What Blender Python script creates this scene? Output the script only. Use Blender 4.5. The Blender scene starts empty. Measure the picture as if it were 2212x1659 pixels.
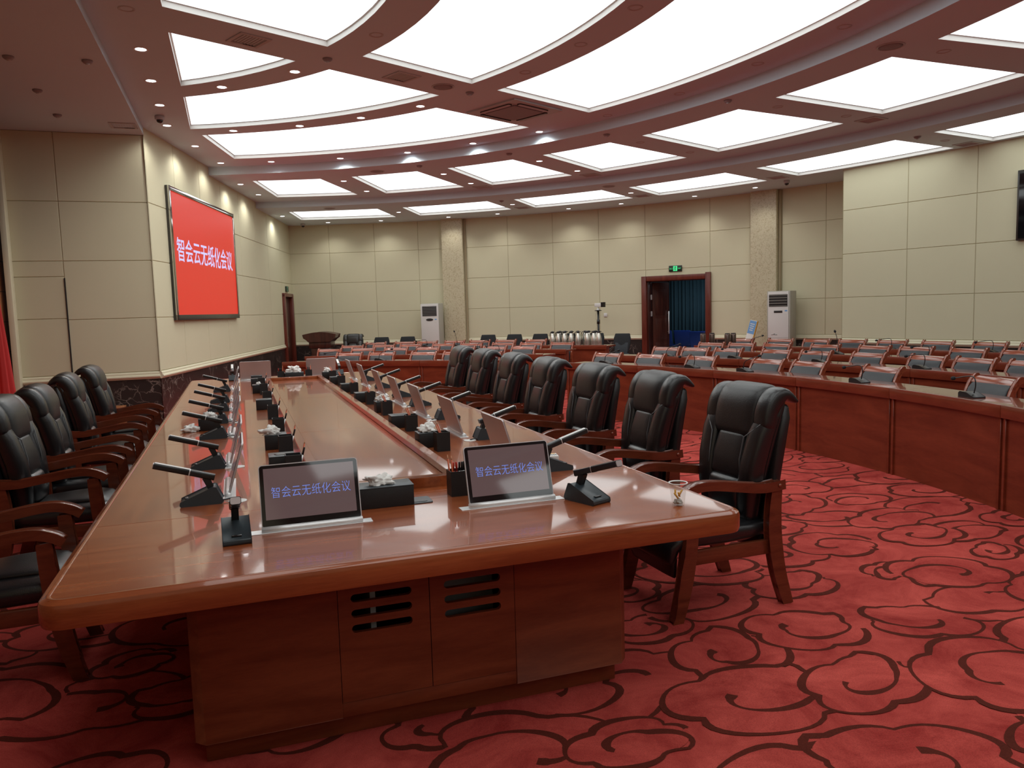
import bpy, bmesh, math, random
from mathutils import Vector, Matrix
from mathutils.geometry import tessellate_polygon
PI = math.pi
R_ = math.radians
sc = bpy.context.scene
COL = sc.collection
random.seed(7)

# ---------------------------------------------------------------- camera, world, exposure
def make_camera():
    cam = bpy.data.cameras.new('camera'); o = bpy.data.objects.new('camera', cam); COL.objects.link(o)
    yaw, pitch, roll = R_(19.35), R_(5.55), R_(-1.69)
    fwd = Vector((math.sin(yaw)*math.cos(pitch), math.cos(yaw)*math.cos(pitch), -math.sin(pitch)))
    right = Vector((math.cos(yaw), -math.sin(yaw), 0)); up = right.cross(fwd)
    r2 = right*math.cos(roll) + up*math.sin(roll); u2 = -right*math.sin(roll) + up*math.cos(roll)
    m = Matrix((r2, u2, -fwd)).transposed().to_4x4(); m.translation = Vector((0, 0, 1.58))
    o.matrix_world = m
    cam.sensor_fit = 'HORIZONTAL'; cam.sensor_width = 36.0; cam.lens = 36.0*1680/2212
    cam.clip_start = 0.05; cam.clip_end = 100
    sc.camera = o
make_camera()
w = bpy.data.worlds.new('world'); sc.world = w; w.use_nodes = True
w.node_tree.nodes['Background'].inputs[0].default_value = (0.9, 0.85, 0.8, 1)
w.node_tree.nodes['Background'].inputs[1].default_value = 0.03
sc.view_settings.view_transform = 'Standard'; sc.view_settings.look = 'None'
sc.view_settings.exposure = 0.12; sc.view_settings.gamma = 1.0; sc.view_settings.use_curve_mapping = False
sc.cycles.max_bounces = 8; sc.cycles.diffuse_bounces = 5; sc.cycles.glossy_bounces = 4
sc.cycles.use_denoising = True; sc.cycles.sample_clamp_indirect = 6
PANEL_L = 1.9       # radiance of the luminous ceiling panels
SPOT_W = 17.0        # watts of each lit downlight

# ---------------------------------------------------------------- measured layout
CD = Vector((-2.91, 6.28))           # centre of the curved desk rows
CC = Vector((-3.0, 6.37))            # centre of the ceiling rings and back wall
TZ = 0.76                            # conference table top
DZ = 0.78                            # front rail of the row desks
DT = 0.765                           # row desk top
W1, W2 = Vector((-1.06, 12.1)), Vector((1.48, 21.9))   # screen wall
MY = 12.74                           # y mirror sum of the room
L1, L2, L3, LS = 4.22, 4.08, 3.95, 4.12
def pol(c, r, a): return Vector((c.x + r*math.cos(R_(a)), c.y + r*math.sin(R_(a))))

# ---------------------------------------------------------------- materials
def nt_new(name):
    m = bpy.data.materials.new(name); m.use_nodes = True
    return m, m.node_tree, m.node_tree.nodes['Principled BSDF']
def plain(name, col, rough=0.5, metal=0.0, coat=0.0, coat_rough=0.05, bump=0.0, bscale=200, spec=0.5, emit=None, es=0.0, alpha=1.0, trans=0.0, vary=0.0, vscale=3):
    m, t, b = nt_new(name)
    b.inputs['Base Color'].default_value = (*col, 1); b.inputs['Roughness'].default_value = rough
    b.inputs['Metallic'].default_value = metal; b.inputs['Coat Weight'].default_value = coat
    b.inputs['Coat Roughness'].default_value = coat_rough; b.inputs['Specular IOR Level'].default_value = spec
    if trans: b.inputs['Transmission Weight'].default_value = trans
    if alpha < 1: b.inputs['Alpha'].default_value = alpha
    if emit: b.inputs['Emission Color'].default_value = (*emit, 1); b.inputs['Emission Strength'].default_value = es
    tc = t.nodes.new('ShaderNodeTexCoord')
    if bump:
        n = t.nodes.new('ShaderNodeTexNoise'); n.inputs['Scale'].default_value = bscale; n.inputs['Detail'].default_value = 3
        bp = t.nodes.new('ShaderNodeBump'); bp.inputs['Strength'].default_value = bump; bp.inputs['Distance'].default_value = 0.002
        t.links.new(tc.outputs['Object'], n.inputs['Vector']); t.links.new(n.outputs['Fac'], bp.inputs['Height']); t.links.new(bp.outputs[0], b.inputs['Normal'])
    if vary:
        n = t.nodes.new('ShaderNodeTexNoise'); n.inputs['Scale'].default_value = vscale; n.inputs['Detail'].default_value = 4
        mx = t.nodes.new('ShaderNodeMix'); mx.data_type = 'RGBA'
        mx.inputs['A'].default_value = (*[c*(1-vary) for c in col], 1); mx.inputs['B'].default_value = (*[min(1, c*(1+vary)) for c in col], 1)
        t.links.new(tc.outputs['Object'], n.inputs['Vector']); t.links.new(n.outputs['Fac'], mx.inputs['Factor']); t.links.new(mx.outputs['Result'], b.inputs['Base Color'])
    return m
def wood(name, c1, c2, rough=0.25, coat=0.6, coat_rough=0.06, scale=(3, 3, 3), grain=6.0):
    m, t, b = nt_new(name)
    tc = t.nodes.new('ShaderNodeTexCoord'); mp = t.nodes.new('ShaderNodeMapping'); mp.inputs['Scale'].default_value = scale
    n = t.nodes.new('ShaderNodeTexNoise'); n.inputs['Scale'].default_value = grain; n.inputs['Detail'].default_value = 6; n.inputs['Distortion'].default_value = 0.6
    n2 = t.nodes.new('ShaderNodeTexNoise'); n2.inputs['Scale'].default_value = grain*12; n2.inputs['Detail'].default_value = 3
    cr = t.nodes.new('ShaderNodeValToRGB'); cr.color_ramp.elements[0].position = 0.32; cr.color_ramp.elements[1].position = 0.7
    cr.color_ramp.elements[0].color = (*c2, 1); cr.color_ramp.elements[1].color = (*c1, 1)
    ad = t.nodes.new('ShaderNodeMath'); ad.operation = 'MULTIPLY_ADD'; ad.inputs[1].default_value = 0.25
    t.links.new(tc.outputs['Object'], mp.inputs['Vector']); t.links.new(mp.outputs[0], n.inputs['Vector']); t.links.new(mp.outputs[0], n2.inputs['Vector'])
    sb = t.nodes.new('ShaderNodeMath'); sb.operation = 'SUBTRACT'; sb.inputs[1].default_value = 0.5
    t.links.new(n2.outputs['Fac'], sb.inputs[0]); t.links.new(sb.outputs[0], ad.inputs[0]); t.links.new(n.outputs['Fac'], ad.inputs[2])
    t.links.new(ad.outputs[0], cr.inputs['Fac']); t.links.new(cr.outputs[0], b.inputs['Base Color'])
    b.inputs['Roughness'].default_value = rough; b.inputs['Coat Weight'].default_value = coat; b.inputs['Coat Roughness'].default_value = coat_rough
    b.inputs['Specular IOR Level'].default_value = 0.3
    return m
def marble_mat():
    m, t, b = nt_new('dark_marble')
    tc = t.nodes.new('ShaderNodeTexCoord')
    nz = t.nodes.new('ShaderNodeTexNoise'); nz.inputs['Scale'].default_value = 3; nz.inputs['Detail'].default_value = 5
    mx = t.nodes.new('ShaderNodeVectorMath'); mx.operation = 'MULTIPLY_ADD'; mx.inputs[1].default_value = (0.5, 0.5, 0.5)
    v = t.nodes.new('ShaderNodeTexVoronoi'); v.feature = 'DISTANCE_TO_EDGE'; v.inputs['Scale'].default_value = 5
    t.links.new(tc.outputs['Object'], nz.inputs['Vector']); t.links.new(nz.outputs['Color'], mx.inputs[0]); t.links.new(tc.outputs['Object'], mx.inputs[2])
    t.links.new(mx.outputs[0], v.inputs['Vector'])
    cr = t.nodes.new('ShaderNodeValToRGB'); e = cr.color_ramp.elements
    e[0].position = 0.0; e[0].color = (0.30, 0.24, 0.21, 1); e[1].position = 0.035; e[1].color = (0.034, 0.026, 0.024, 1)
    n2 = t.nodes.new('ShaderNodeTexNoise'); n2.inputs['Scale'].default_value = 2.2; n2.inputs['Detail'].default_value = 2
    c2 = t.nodes.new('ShaderNodeValToRGB'); c2.color_ramp.elements[0].position = 0.45; c2.color_ramp.elements[1].position = 0.62
    m2 = t.nodes.new('ShaderNodeMix'); m2.data_type = 'RGBA'; m2.inputs['A'].default_value = (0.034, 0.026, 0.024, 1)
    t.links.new(tc.outputs['Object'], n2.inputs['Vector']); t.links.new(n2.outputs['Fac'], c2.inputs['Fac'])
    t.links.new(v.outputs['Distance'], cr.inputs['Fac']); t.links.new(c2.outputs[0], m2.inputs['Factor']); t.links.new(cr.outputs[0], m2.inputs['B'])
    t.links.new(m2.outputs['Result'], b.inputs['Base Color']); b.inputs['Roughness'].default_value = 0.28; b.inputs['Specular IOR Level'].default_value = 0.35
    return m
def carpet_mat(name, a, c, mott=2.2):
    m, t, b = nt_new(name)
    tc = t.nodes.new('ShaderNodeTexCoord')
    n = t.nodes.new('ShaderNodeTexNoise'); n.inputs['Scale'].default_value = mott; n.inputs['Detail'].default_value = 8; n.inputs['Roughness'].default_value = 0.72; n.inputs['Distortion'].default_value = 0.8
    f = t.nodes.new('ShaderNodeTexNoise'); f.inputs['Scale'].default_value = 260; f.inputs['Detail'].default_value = 2
    cr = t.nodes.new('ShaderNodeValToRGB'); cr.color_ramp.elements[0].position = 0.35; cr.color_ramp.elements[1].position = 0.68
    cr.color_ramp.elements[0].color = (*a, 1); cr.color_ramp.elements[1].color = (*c, 1)
    mx = t.nodes.new('ShaderNodeMix'); mx.data_type = 'RGBA'; mx.blend_type = 'MULTIPLY'; mx.inputs['Factor'].default_value = 0.55
    f2 = t.nodes.new('ShaderNodeValToRGB'); f2.color_ramp.elements[0].position = 0.3; f2.color_ramp.elements[0].color = (0.45, 0.45, 0.45, 1); f2.color_ramp.elements[1].position = 0.62
    bp = t.nodes.new('ShaderNodeBump'); bp.inputs['Strength'].default_value = 0.6; bp.inputs['Distance'].default_value = 0.004
    for x in (n, f): t.links.new(tc.outputs['Object'], x.inputs['Vector'])
    t.links.new(n.outputs['Fac'], cr.inputs['Fac']); t.links.new(f.outputs['Fac'], f2.inputs['Fac'])
    t.links.new(cr.outputs[0], mx.inputs['A']); t.links.new(f2.outputs[0], mx.inputs['B']); t.links.new(mx.outputs['Result'], b.inputs['Base Color'])
    t.links.new(f.outputs['Fac'], bp.inputs['Height']); t.links.new(bp.outputs[0], b.inputs['Normal'])
    b.inputs['Roughness'].default_value = 1.0; b.inputs['Specular IOR Level'].default_value = 0.1
    b.inputs['Sheen Weight'].default_value = 0.15; b.inputs['Sheen Tint'].default_value = (*c, 1)
    return m
def brick_mat():
    m, t, b = nt_new('wood_slat_bricks')
    tc = t.nodes.new('ShaderNodeTexCoord'); mp = t.nodes.new('ShaderNodeMapping'); mp.inputs['Rotation'].default_value = (R_(90), 0, R_(90))
    br = t.nodes.new('ShaderNodeTexBrick'); br.inputs['Scale'].default_value = 1; br.inputs['Brick Width'].default_value = 0.4; br.inputs['Row Height'].default_value = 0.06; br.inputs['Mortar Size'].default_value = 0.006
    br.inputs['Color1'].default_value = (0.42, 0.17, 0.07, 1); br.inputs['Color2'].default_value = (0.36, 0.14, 0.06, 1); br.inputs['Mortar'].default_value = (0.08, 0.03, 0.015, 1)
    t.links.new(tc.outputs['Object'], mp.inputs['Vector']); t.links.new(mp.outputs[0], br.inputs['Vector']); t.links.new(br.outputs['Color'], b.inputs['Base Color'])
    b.inputs['Roughness'].default_value = 0.5
    return m
def stone_mat():
    m, t, b = nt_new('beige_stone')
    tc = t.nodes.new('ShaderNodeTexCoord')
    n = t.nodes.new('ShaderNodeTexNoise'); n.inputs['Scale'].default_value = 22; n.inputs['Detail'].default_value = 5; n.inputs['Distortion'].default_value = 1.5
    cr = t.nodes.new('ShaderNodeValToRGB'); cr.color_ramp.elements[0].position = 0.36; cr.color_ramp.elements[1].position = 0.52
    cr.color_ramp.elements[0].color = (0.44, 0.38, 0.24, 1); cr.color_ramp.elements[1].color = (0.58, 0.53, 0.37, 1)
    t.links.new(tc.outputs['Object'], n.inputs['Vector']); t.links.new(n.outputs['Fac'], cr.inputs['Fac']); t.links.new(cr.outputs[0], b.inputs['Base Color'])
    b.inputs['Roughness'].default_value = 0.35
    return m
def emis(name, col, s):
    m = bpy.data.materials.new(name); m.use_nodes = True; t = m.node_tree
    t.nodes.remove(t.nodes['Principled BSDF']); e = t.nodes.new('ShaderNodeEmission')
    e.inputs[0].default_value = (*col, 1); e.inputs[1].default_value = s; t.links.new(e.outputs[0], t.nodes['Material Output'].inputs[0])
    return m

M = dict(
    carpet=carpet_mat('red_carpet', (0.30, 0.029, 0.025), (0.62, 0.098, 0.078)),
    line=carpet_mat('carpet_scroll_line', (0.085, 0.016, 0.010), (0.12, 0.022, 0.014)),
    wall=plain('beige_fabric_panel', (0.635, 0.605, 0.43), 0.85, bump=0.25, bscale=350, vary=0.03, vscale=1.5, spec=0.2),
    groove=plain('panel_backing', (0.40, 0.33, 0.21), 0.9),
    trim=plain('cream_trim', (0.70, 0.665, 0.49), 0.45, vary=0.04, vscale=6),
    ceil=plain('ceiling_paint', (0.58, 0.70, 0.78), 0.8, vary=0.02, vscale=1),
    reveal=plain('white_reveal', (0.80, 0.80, 0.78), 0.6, vary=0.02),
    panel=emis('luminous_panel', (0.955, 1.0, 0.985), PANEL_L),
    lens=emis('downlight_lens', (0.95, 0.98, 1.0), 9.0),
    lens_off=plain('unlit_lens', (0.30, 0.28, 0.30), 0.5, vary=0.05),
    marble=marble_mat(), stone=stone_mat(), bricks=brick_mat(),
    wtable=wood('table_wood', (0.37, 0.098, 0.030), (0.23, 0.050, 0.015), 0.25, 0.72, 0.04, (4, 0.35, 4), 4),
    wtablex=wood('table_wood_crosswise', (0.37, 0.098, 0.030), (0.23, 0.050, 0.015), 0.25, 0.72, 0.04, (0.35, 4, 4), 4),
    wbase=wood('table_base_wood', (0.21, 0.050, 0.020), (0.13, 0.026, 0.010), 0.42, 0.12, 0.2, (0.6, 4, 4), 4),
    wdesk=wood('desk_wood', (0.23, 0.045, 0.020), (0.14, 0.024, 0.011), 0.28, 0.5, 0.12, (4, 0.5, 3), 3),
    wdesktop=wood('desktop_wood', (0.23, 0.045, 0.020), (0.14, 0.024, 0.011), 0.2, 1.0, 0.05, (4, 0.5, 3), 3),
    wchair=wood('chair_wood', (0.17, 0.038, 0.016), (0.10, 0.020, 0.009), 0.25, 0.6, 0.1, (6, 1, 6), 4),
    wrow=wood('row_chair_wood', (0.34, 0.085, 0.040), (0.20, 0.040, 0.018), 0.25, 0.8, 0.12, (1, 6, 6), 4),
    wdark=wood('dark_wood', (0.085, 0.026, 0.018), (0.040, 0.012, 0.009), 0.35, 0.3, 0.15, (5, 5, 0.6), 3),
    wframe=wood('door_frame_wood', (0.17, 0.035, 0.020), (0.10, 0.018, 0.011), 0.35, 0.3, 0.15, (5, 5, 0.6), 3),
    leather=plain('black_leather', (0.0055, 0.0062, 0.0075), 0.34, coat=0.25, coat_rough=0.22, bump=0.35, bscale=160, spec=0.6, vary=0.15, vscale=20),
    leather2=plain('black_leather_matt', (0.0075, 0.0078, 0.0088), 0.40, coat=0.2, coat_rough=0.25, bump=0.4, bscale=220, spec=0.5, vary=0.15, vscale=20),
    fabric=plain('black_fabric', (0.012, 0.014, 0.017), 0.8, bump=0.4, bscale=400, vary=0.2, vscale=40),
    greyfab=plain('grey_mesh_fabric', (0.035, 0.042, 0.05), 0.8, bump=0.4, bscale=400, vary=0.2, vscale=40),
    rowpad=plain('row_chair_pad', (0.022, 0.026, 0.031), 0.38, bump=0.3, bscale=150, vary=0.15, vscale=15),
    tag=plain('grey_tag', (0.22, 0.24, 0.26), 0.4, vary=0.1, vscale=60),
    stitch=plain('leather_seam', (0.10, 0.10, 0.105), 0.5, vary=0.1, vscale=60),
    black=plain('black_plastic', (0.012, 0.012, 0.013), 0.35, bump=0.1, bscale=500, vary=0.1, vscale=30),
    blackbox=plain('black_leatherette', (0.009, 0.009, 0.010), 0.5, bump=0.4, bscale=500, vary=0.1, vscale=30),
    slate=plain('slate_plastic', (0.028, 0.040, 0.048), 0.4, vary=0.08, vscale=30),
    silver=plain('silver_aluminium', (0.78, 0.78, 0.78), 0.35, 0.35, vary=0.03, vscale=8),
    silverback=plain('satin_aluminium', (0.55, 0.50, 0.50), 0.42, 0.6, vary=0.03, vscale=8),
    white=plain('white_plastic', (0.72, 0.72, 0.70), 0.45, vary=0.02, vscale=8),
    acwhite=plain('appliance_white', (0.66, 0.64, 0.62), 0.4, vary=0.02, vscale=3),
    acgrey=plain('appliance_grey', (0.42, 0.41, 0.36), 0.45, vary=0.02, vscale=3),
    glass_black=plain('black_glass', (0.006, 0.006, 0.007), 0.04, spec=0.7, vary=0.1, vscale=5),
    lcd=plain('lit_lcd', (0.012, 0.010, 0.010), 0.05, spec=0.9, emit=(0.20, 0.125, 0.125), es=0.42, vary=0.1, vscale=5),
    lcdtext=emis('blue_text', (0.17, 0.25, 0.72), 0.9),
    led=plain('red_led_screen', (0.05, 0.01, 0.01), 0.4, emit=(0.80, 0.032, 0.014), es=0.72, vary=0.1, vscale=5),
    ledtext=emis('lavender_text', (0.66, 0.62, 1.0), 1.0),
    mirror=plain('mirror_bezel', (0.55, 0.55, 0.53), 0.08, 1.0, vary=0.03, vscale=3),
    bezel=plain('dark_bezel', (0.035, 0.032, 0.028), 0.25, vary=0.05, vscale=3),
    steel=plain('brushed_steel', (0.70, 0.68, 0.62), 0.32, 0.9, vary=0.08, vscale=25),
    dsteel=plain('dark_steel', (0.14, 0.10, 0.085), 0.25, 0.7, vary=0.08, vscale=25),
    tissue=plain('white_tissue', (0.82, 0.81, 0.78), 0.9, vary=0.03, vscale=20),
    orange=plain('orange_lacquer', (0.55, 0.10, 0.03), 0.3, vary=0.08, vscale=60),
    red=plain('red_plastic', (0.45, 0.03, 0.02), 0.25, vary=0.08, vscale=60),
    pink=plain('pencil_wood', (0.70, 0.42, 0.26), 0.6, vary=0.08, vscale=60),
    flag=plain('red_cloth', (0.50, 0.020, 0.018), 0.7, bump=0.2, bscale=300, vary=0.08, vscale=3),
    yellow=plain('cigarette_filter', (0.70, 0.38, 0.06), 0.6, vary=0.1, vscale=80),
    ash=plain('grey_ash', (0.42, 0.41, 0.38), 0.9, vary=0.4, vscale=180),
    green=emis('exit_green', (0.10, 0.85, 0.32), 0.9),
    greendim=plain('dim_green', (0.10, 0.22, 0.15), 0.4, emit=(0.05, 0.25, 0.12), es=0.3, vary=0.1),
    signbk=plain('exit_dark', (0.008, 0.022, 0.014), 0.35, vary=0.1),
    blue=plain('blue_seat_plastic', (0.012, 0.05, 0.32), 0.25, coat=0.4, vary=0.05, vscale=4),
    ltblue=plain('light_blue_print', (0.16, 0.36, 0.68), 0.5, vary=0.05, vscale=20),
    teal=plain('teal_curtain', (0.045, 0.10, 0.125), 0.8, bump=0.2, bscale=200, vary=0.1, vscale=4),
    grille=plain('speaker_grille', (0.28, 0.26, 0.28), 0.7, bump=0.5, bscale=500, vary=0.05),
    dark=plain('dark_void', (0.02, 0.016, 0.015), 0.7, vary=0.1),
    ventframe=plain('vent_frame', (0.48, 0.50, 0.52), 0.6, vary=0.03),
    cassette=plain('cassette_plastic', (0.46, 0.47, 0.50), 0.5, vary=0.03),
    grey=plain('grey_paint', (0.30, 0.30, 0.30), 0.5, vary=0.05),
    boxwood=wood('orange_box_wood', (0.40, 0.17, 0.07), (0.30, 0.11, 0.045), 0.4, 0.2, 0.2, (4, 4, 1), 3),
    farwall=plain('corridor_paint', (0.10, 0.12, 0.13), 0.8, vary=0.05),
)
def glass_mat():
    m = bpy.data.materials.new('clear_plastic'); m.use_nodes = True; t = m.node_tree; t.nodes.remove(t.nodes['Principled BSDF'])
    a = t.nodes.new('ShaderNodeBsdfTransparent'); a.inputs[0].default_value = (0.95, 0.95, 0.94, 1)
    g = t.nodes.new('ShaderNodeBsdfGlossy'); g.inputs['Roughness'].default_value = 0.05
    mx = t.nodes.new('ShaderNodeMixShader'); mx.inputs[0].default_value = 0.09
    t.links.new(a.outputs[0], mx.inputs[1]); t.links.new(g.outputs[0], mx.inputs[2]); t.links.new(mx.outputs[0], t.nodes['Material Output'].inputs[0])
    return m
M['clear'] = glass_mat()

# ---------------------------------------------------------------- mesh builder
class MB:
    def __init__(s): s.v = []; s.f = []; s.m = []; s.sm = []
    def add(s, vs, fs, mi=0, smooth=False, T=None):
        o = len(s.v)
        s.v += [tuple(T @ Vector(v)) if T is not None else tuple(v) for v in vs]
        s.f += [tuple(i+o for i in f) for f in fs]; s.m += [mi]*len(fs); s.sm += [smooth]*len(fs)
        return s
    def box(s, c, d, mi=0, T=None):
        x, y, z = c; a, b, h = d[0]/2, d[1]/2, d[2]/2
        vs = [(x+i*a, y+j*b, z+k*h) for k in (-1, 1) for j in (-1, 1) for i in (-1, 1)]
        return s.add(vs, [(0, 2, 3, 1), (4, 5, 7, 6), (0, 1, 5, 4), (2, 6, 7, 3), (0, 4, 6, 2), (1, 3, 7, 5)], mi, False, T)
    def prism(s, poly, a, b, axis='z', mi=0, T=None):
        """closed 2D polygon extruded from a to b along an axis"""
        def P(u, v, h): return {'z': (u, v, h), 'x': (h, u, v), 'y': (u, h, v)}[axis]
        n = len(poly); vs = [P(u, v, a) for u, v in poly] + [P(u, v, b) for u, v in poly]
        tris = tessellate_polygon([[Vector((u, v, 0)) for u, v in poly]])
        fs = [tuple(t) for t in tris] + [tuple(i+n for i in t[::-1]) for t in tris]
        fs += [(i, (i+1) % n, (i+1) % n+n, i+n) for i in range(n)]
        return s.add(vs, fs, mi, False, T)
    def tube(s, path, r, n=10, mi=0, caps=True, T=None):
        path = [Vector(p) for p in path]; rs = r if isinstance(r, (list, tuple)) else [r]*len(path)
        vs = []; up = None
        for i, p in enumerate(path):
            d = (path[min(i+1, len(path)-1)] - path[max(i-1, 0)]).normalized()
            if up is None: up = d.orthogonal().normalized()
            up = (up - d*up.dot(d)).normalized(); sd = d.cross(up)
            for k in range(n):
                a = 2*PI*k/n; vs.append(p + (up*math.cos(a) + sd*math.sin(a))*rs[i])
        m = len(path)
        fs = [(i*n+k, i*n+(k+1) % n, (i+1)*n+(k+1) % n, (i+1)*n+k) for i in range(m-1) for k in range(n)]
        if caps: fs += [tuple(range(n))[::-1], tuple((m-1)*n+k for k in range(n))]
        return s.add(vs, fs, mi, True, T)
    def lathe(s, prof, n=24, mi=0, c=(0, 0, 0), T=None, sx=1, sy=1, cap=True):
        vs = [(c[0]+r*math.cos(2*PI*k/n)*sx, c[1]+r*math.sin(2*PI*k/n)*sy, c[2]+z) for r, z in prof for k in range(n)]
        m = len(prof); fs = [(i*n+k, i*n+(k+1) % n, (i+1)*n+(k+1) % n, (i+1)*n+k) for i in range(m-1) for k in range(n)]
        if cap and prof[0][0] > 1e-6: fs.append(tuple(range(n))[::-1])
        if cap and prof[-1][0] > 1e-6: fs.append(tuple((m-1)*n+k for k in range(n)))
        return s.add(vs, fs, mi, True, T)
    def loft(s, secs, n=28, p=3.2, mi=0, T=None):
        """secs: (centre, U, V, half_u, half_v); superellipse sections"""
        vs = []
        for c, U, V, hu, hv in secs:
            c, U, V = Vector(c), Vector(U), Vector(V)
            for k in range(n):
                a = 2*PI*k/n; ca, sa = math.cos(a), math.sin(a)
                vs.append(c + U*hu*math.copysign(abs(ca)**(2/p), ca) + V*hv*math.copysign(abs(sa)**(2/p), sa))
        m = len(secs)
        fs = [(i*n+k, i*n+(k+1) % n, (i+1)*n+(k+1) % n, (i+1)*n+k) for i in range(m-1) for k in range(n)]
        fs += [tuple(range(n))[::-1], tuple((m-1)*n+k for k in range(n))]
        return s.add(vs, fs, mi, True, T)
    def cushion(s, path, hw, ht, cx=0, p=3.2, n=28, mi=0, shift=None, cap=0.8):
        """pad whose centreline runs along path in the YZ plane; hw, ht lists of half width/thickness"""
        P = [Vector((0, y, z)) for y, z in path]; k = len(P); secs = []
        for i, q in enumerate(P):
            d = (P[min(i+1, k-1)] - P[max(i-1, 0)]).normalized(); V = Vector((0, d.z, -d.y))
            x = cx + (shift[i] if shift else 0)
            c = Vector((x, q.y, q.z))
            if i == 0:
                for e, g in ((-1, .35), (-.72, .72), (-.35, .93)): secs.append((c + d*e*ht[0]*cap, (1, 0, 0), V, hw[0]-ht[0]*cap*(1-g)*.9, ht[0]*g))
            secs.append((c, (1, 0, 0), V, hw[i], ht[i]))
            if i == k-1:
                for e, g in ((.35, .93), (.72, .72), (1, .35)): secs.append((c + d*e*ht[i]*cap, (1, 0, 0), V, hw[i]-ht[i]*cap*(1-g)*.9, ht[i]*g))
        return s.loft(secs, n, p, mi)
    def mesh(s, name, mats, bevel=0.0, seg=2, smooth_bevel=True):
        me = bpy.data.meshes.new(name); me.from_pydata(s.v, [], s.f)
        me.polygons.foreach_set('material_index', s.m); me.polygons.foreach_set('use_smooth', s.sm)
        for m in mats: me.materials.append(m)
        bm = bmesh.new(); bm.from_mesh(me)
        if bevel > 0:
            bmesh.ops.remove_doubles(bm, verts=bm.verts, dist=1e-6)
            bmesh.ops.dissolve_limit(bm, angle_limit=R_(1), verts=bm.verts, edges=bm.edges)
            es = [e for e in bm.edges if len(e.link_faces) == 2 and e.calc_face_angle(0) > R_(32)]
            bmesh.ops.bevel(bm, geom=es, offset=bevel, segments=seg, affect='EDGES', profile=0.5, clamp_overlap=True)
        bmesh.ops.recalc_face_normals(bm, faces=bm.faces)
        bm.to_mesh(me); bm.free(); me.update()
        if bevel > 0 and smooth_bevel:
            me.polygons.foreach_set('use_smooth', [True]*len(me.polygons))
            me.set_sharp_from_angle(angle=R_(38))
        return me
    def obj(s, name, mat, parent=None, bevel=0.0, seg=2, loc=None, rz=None, label=None):
        mats = mat if isinstance(mat, (list, tuple)) else [mat]
        o = bpy.data.objects.new(name, s.mesh(name, mats, bevel, seg)); COL.objects.link(o)
        if parent is not None: o.parent = parent
        if loc is not None: o.location = loc
        if rz is not None: o.rotation_euler = (0, 0, rz)
        if label: o['label'] = label
        return o
def thing(name, label, cat, loc=(0, 0, 0), rz=0.0, group=None, rot=None):
    o = bpy.data.objects.new(name, None); COL.objects.link(o); o.empty_display_size = 0.1
    o.location = loc; o.rotation_euler = rot if rot else (0, 0, rz)
    o['label'] = label; o['category'] = cat
    if group: o['group'] = group
    return o
def tag(o, label, cat, group=None):
    o['label'] = label; o['category'] = cat
    if group: o['group'] = group
    return o
KIDS = {}
def kids(o):
    if o.name not in KIDS: KIDS[o.name] = [c for c in bpy.data.objects if c.parent == o]
    return KIDS[o.name]
def dup(root, loc, rz, label, group=None, scale=None):
    r = root.copy(); COL.objects.link(r); r.location = loc; r.rotation_euler = (0, 0, rz); r['label'] = label
    if group: r['group'] = group
    if scale: r.scale = (scale,)*3
    for ch in kids(root):
        c = ch.copy(); COL.objects.link(c); c.parent = r
        for g in kids(ch):
            d = g.copy(); COL.objects.link(d); d.parent = c
    return r
def place(proto, used, loc, rz, label, group=None):
    if proto.name not in used:
        used.add(proto.name); proto.location = loc; proto.rotation_euler = (0, 0, rz); proto['label'] = label
        if group: proto['group'] = group
        kids(proto); [kids(k) for k in kids(proto)]
        return proto
    return dup(proto, loc, rz, label, group)
def struct(name, mb, mat, bevel=0, parent=None):
    o = mb.obj(name, mat, parent, bevel); o['kind'] = 'structure'; return o
def rib(center, widths):
    """2D ribbon polygon around a centreline"""
    L, Rr = [], []
    n = len(center)
    for i, (x, y) in enumerate(center):
        a = Vector(center[min(i+1, n-1)]) - Vector(center[max(i-1, 0)]); a.normalize(); w_ = widths[i]/2
        L.append((x-a.y*w_, y+a.x*w_)); Rr.append((x+a.y*w_, y-a.x*w_))
    return L + Rr[::-1]
def smoothpts(pts, k=5):
    """Catmull-Rom through points"""
    P = [Vector(p) for p in pts]; out = []
    for i in range(len(P)-1):
        p0, p1, p2, p3 = P[max(i-1, 0)], P[i], P[i+1], P[min(i+2, len(P)-1)]
        for j in range(k):
            t = j/k; out.append(0.5*((2*p1)+(-p0+p2)*t+(2*p0-5*p1+4*p2-p3)*t*t+(-p0+3*p1-3*p2+p3)*t**3))
    out.append(P[-1]); return [tuple(q) for q in out]
def rrect(wd, hg, r, k=5, cx=0, cy=0):
    out = []
    for (sx, sy, a0) in ((1, 1, 0), (-1, 1, 90), (-1, -1, 180), (1, -1, 270)):
        for j in range(k+1):
            a = R_(a0+90*j/k); out.append((cx+sx*(wd/2-r)+r*math.cos(a), cy+sy*(hg/2-r)+r*math.sin(a)))
    return out
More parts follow.
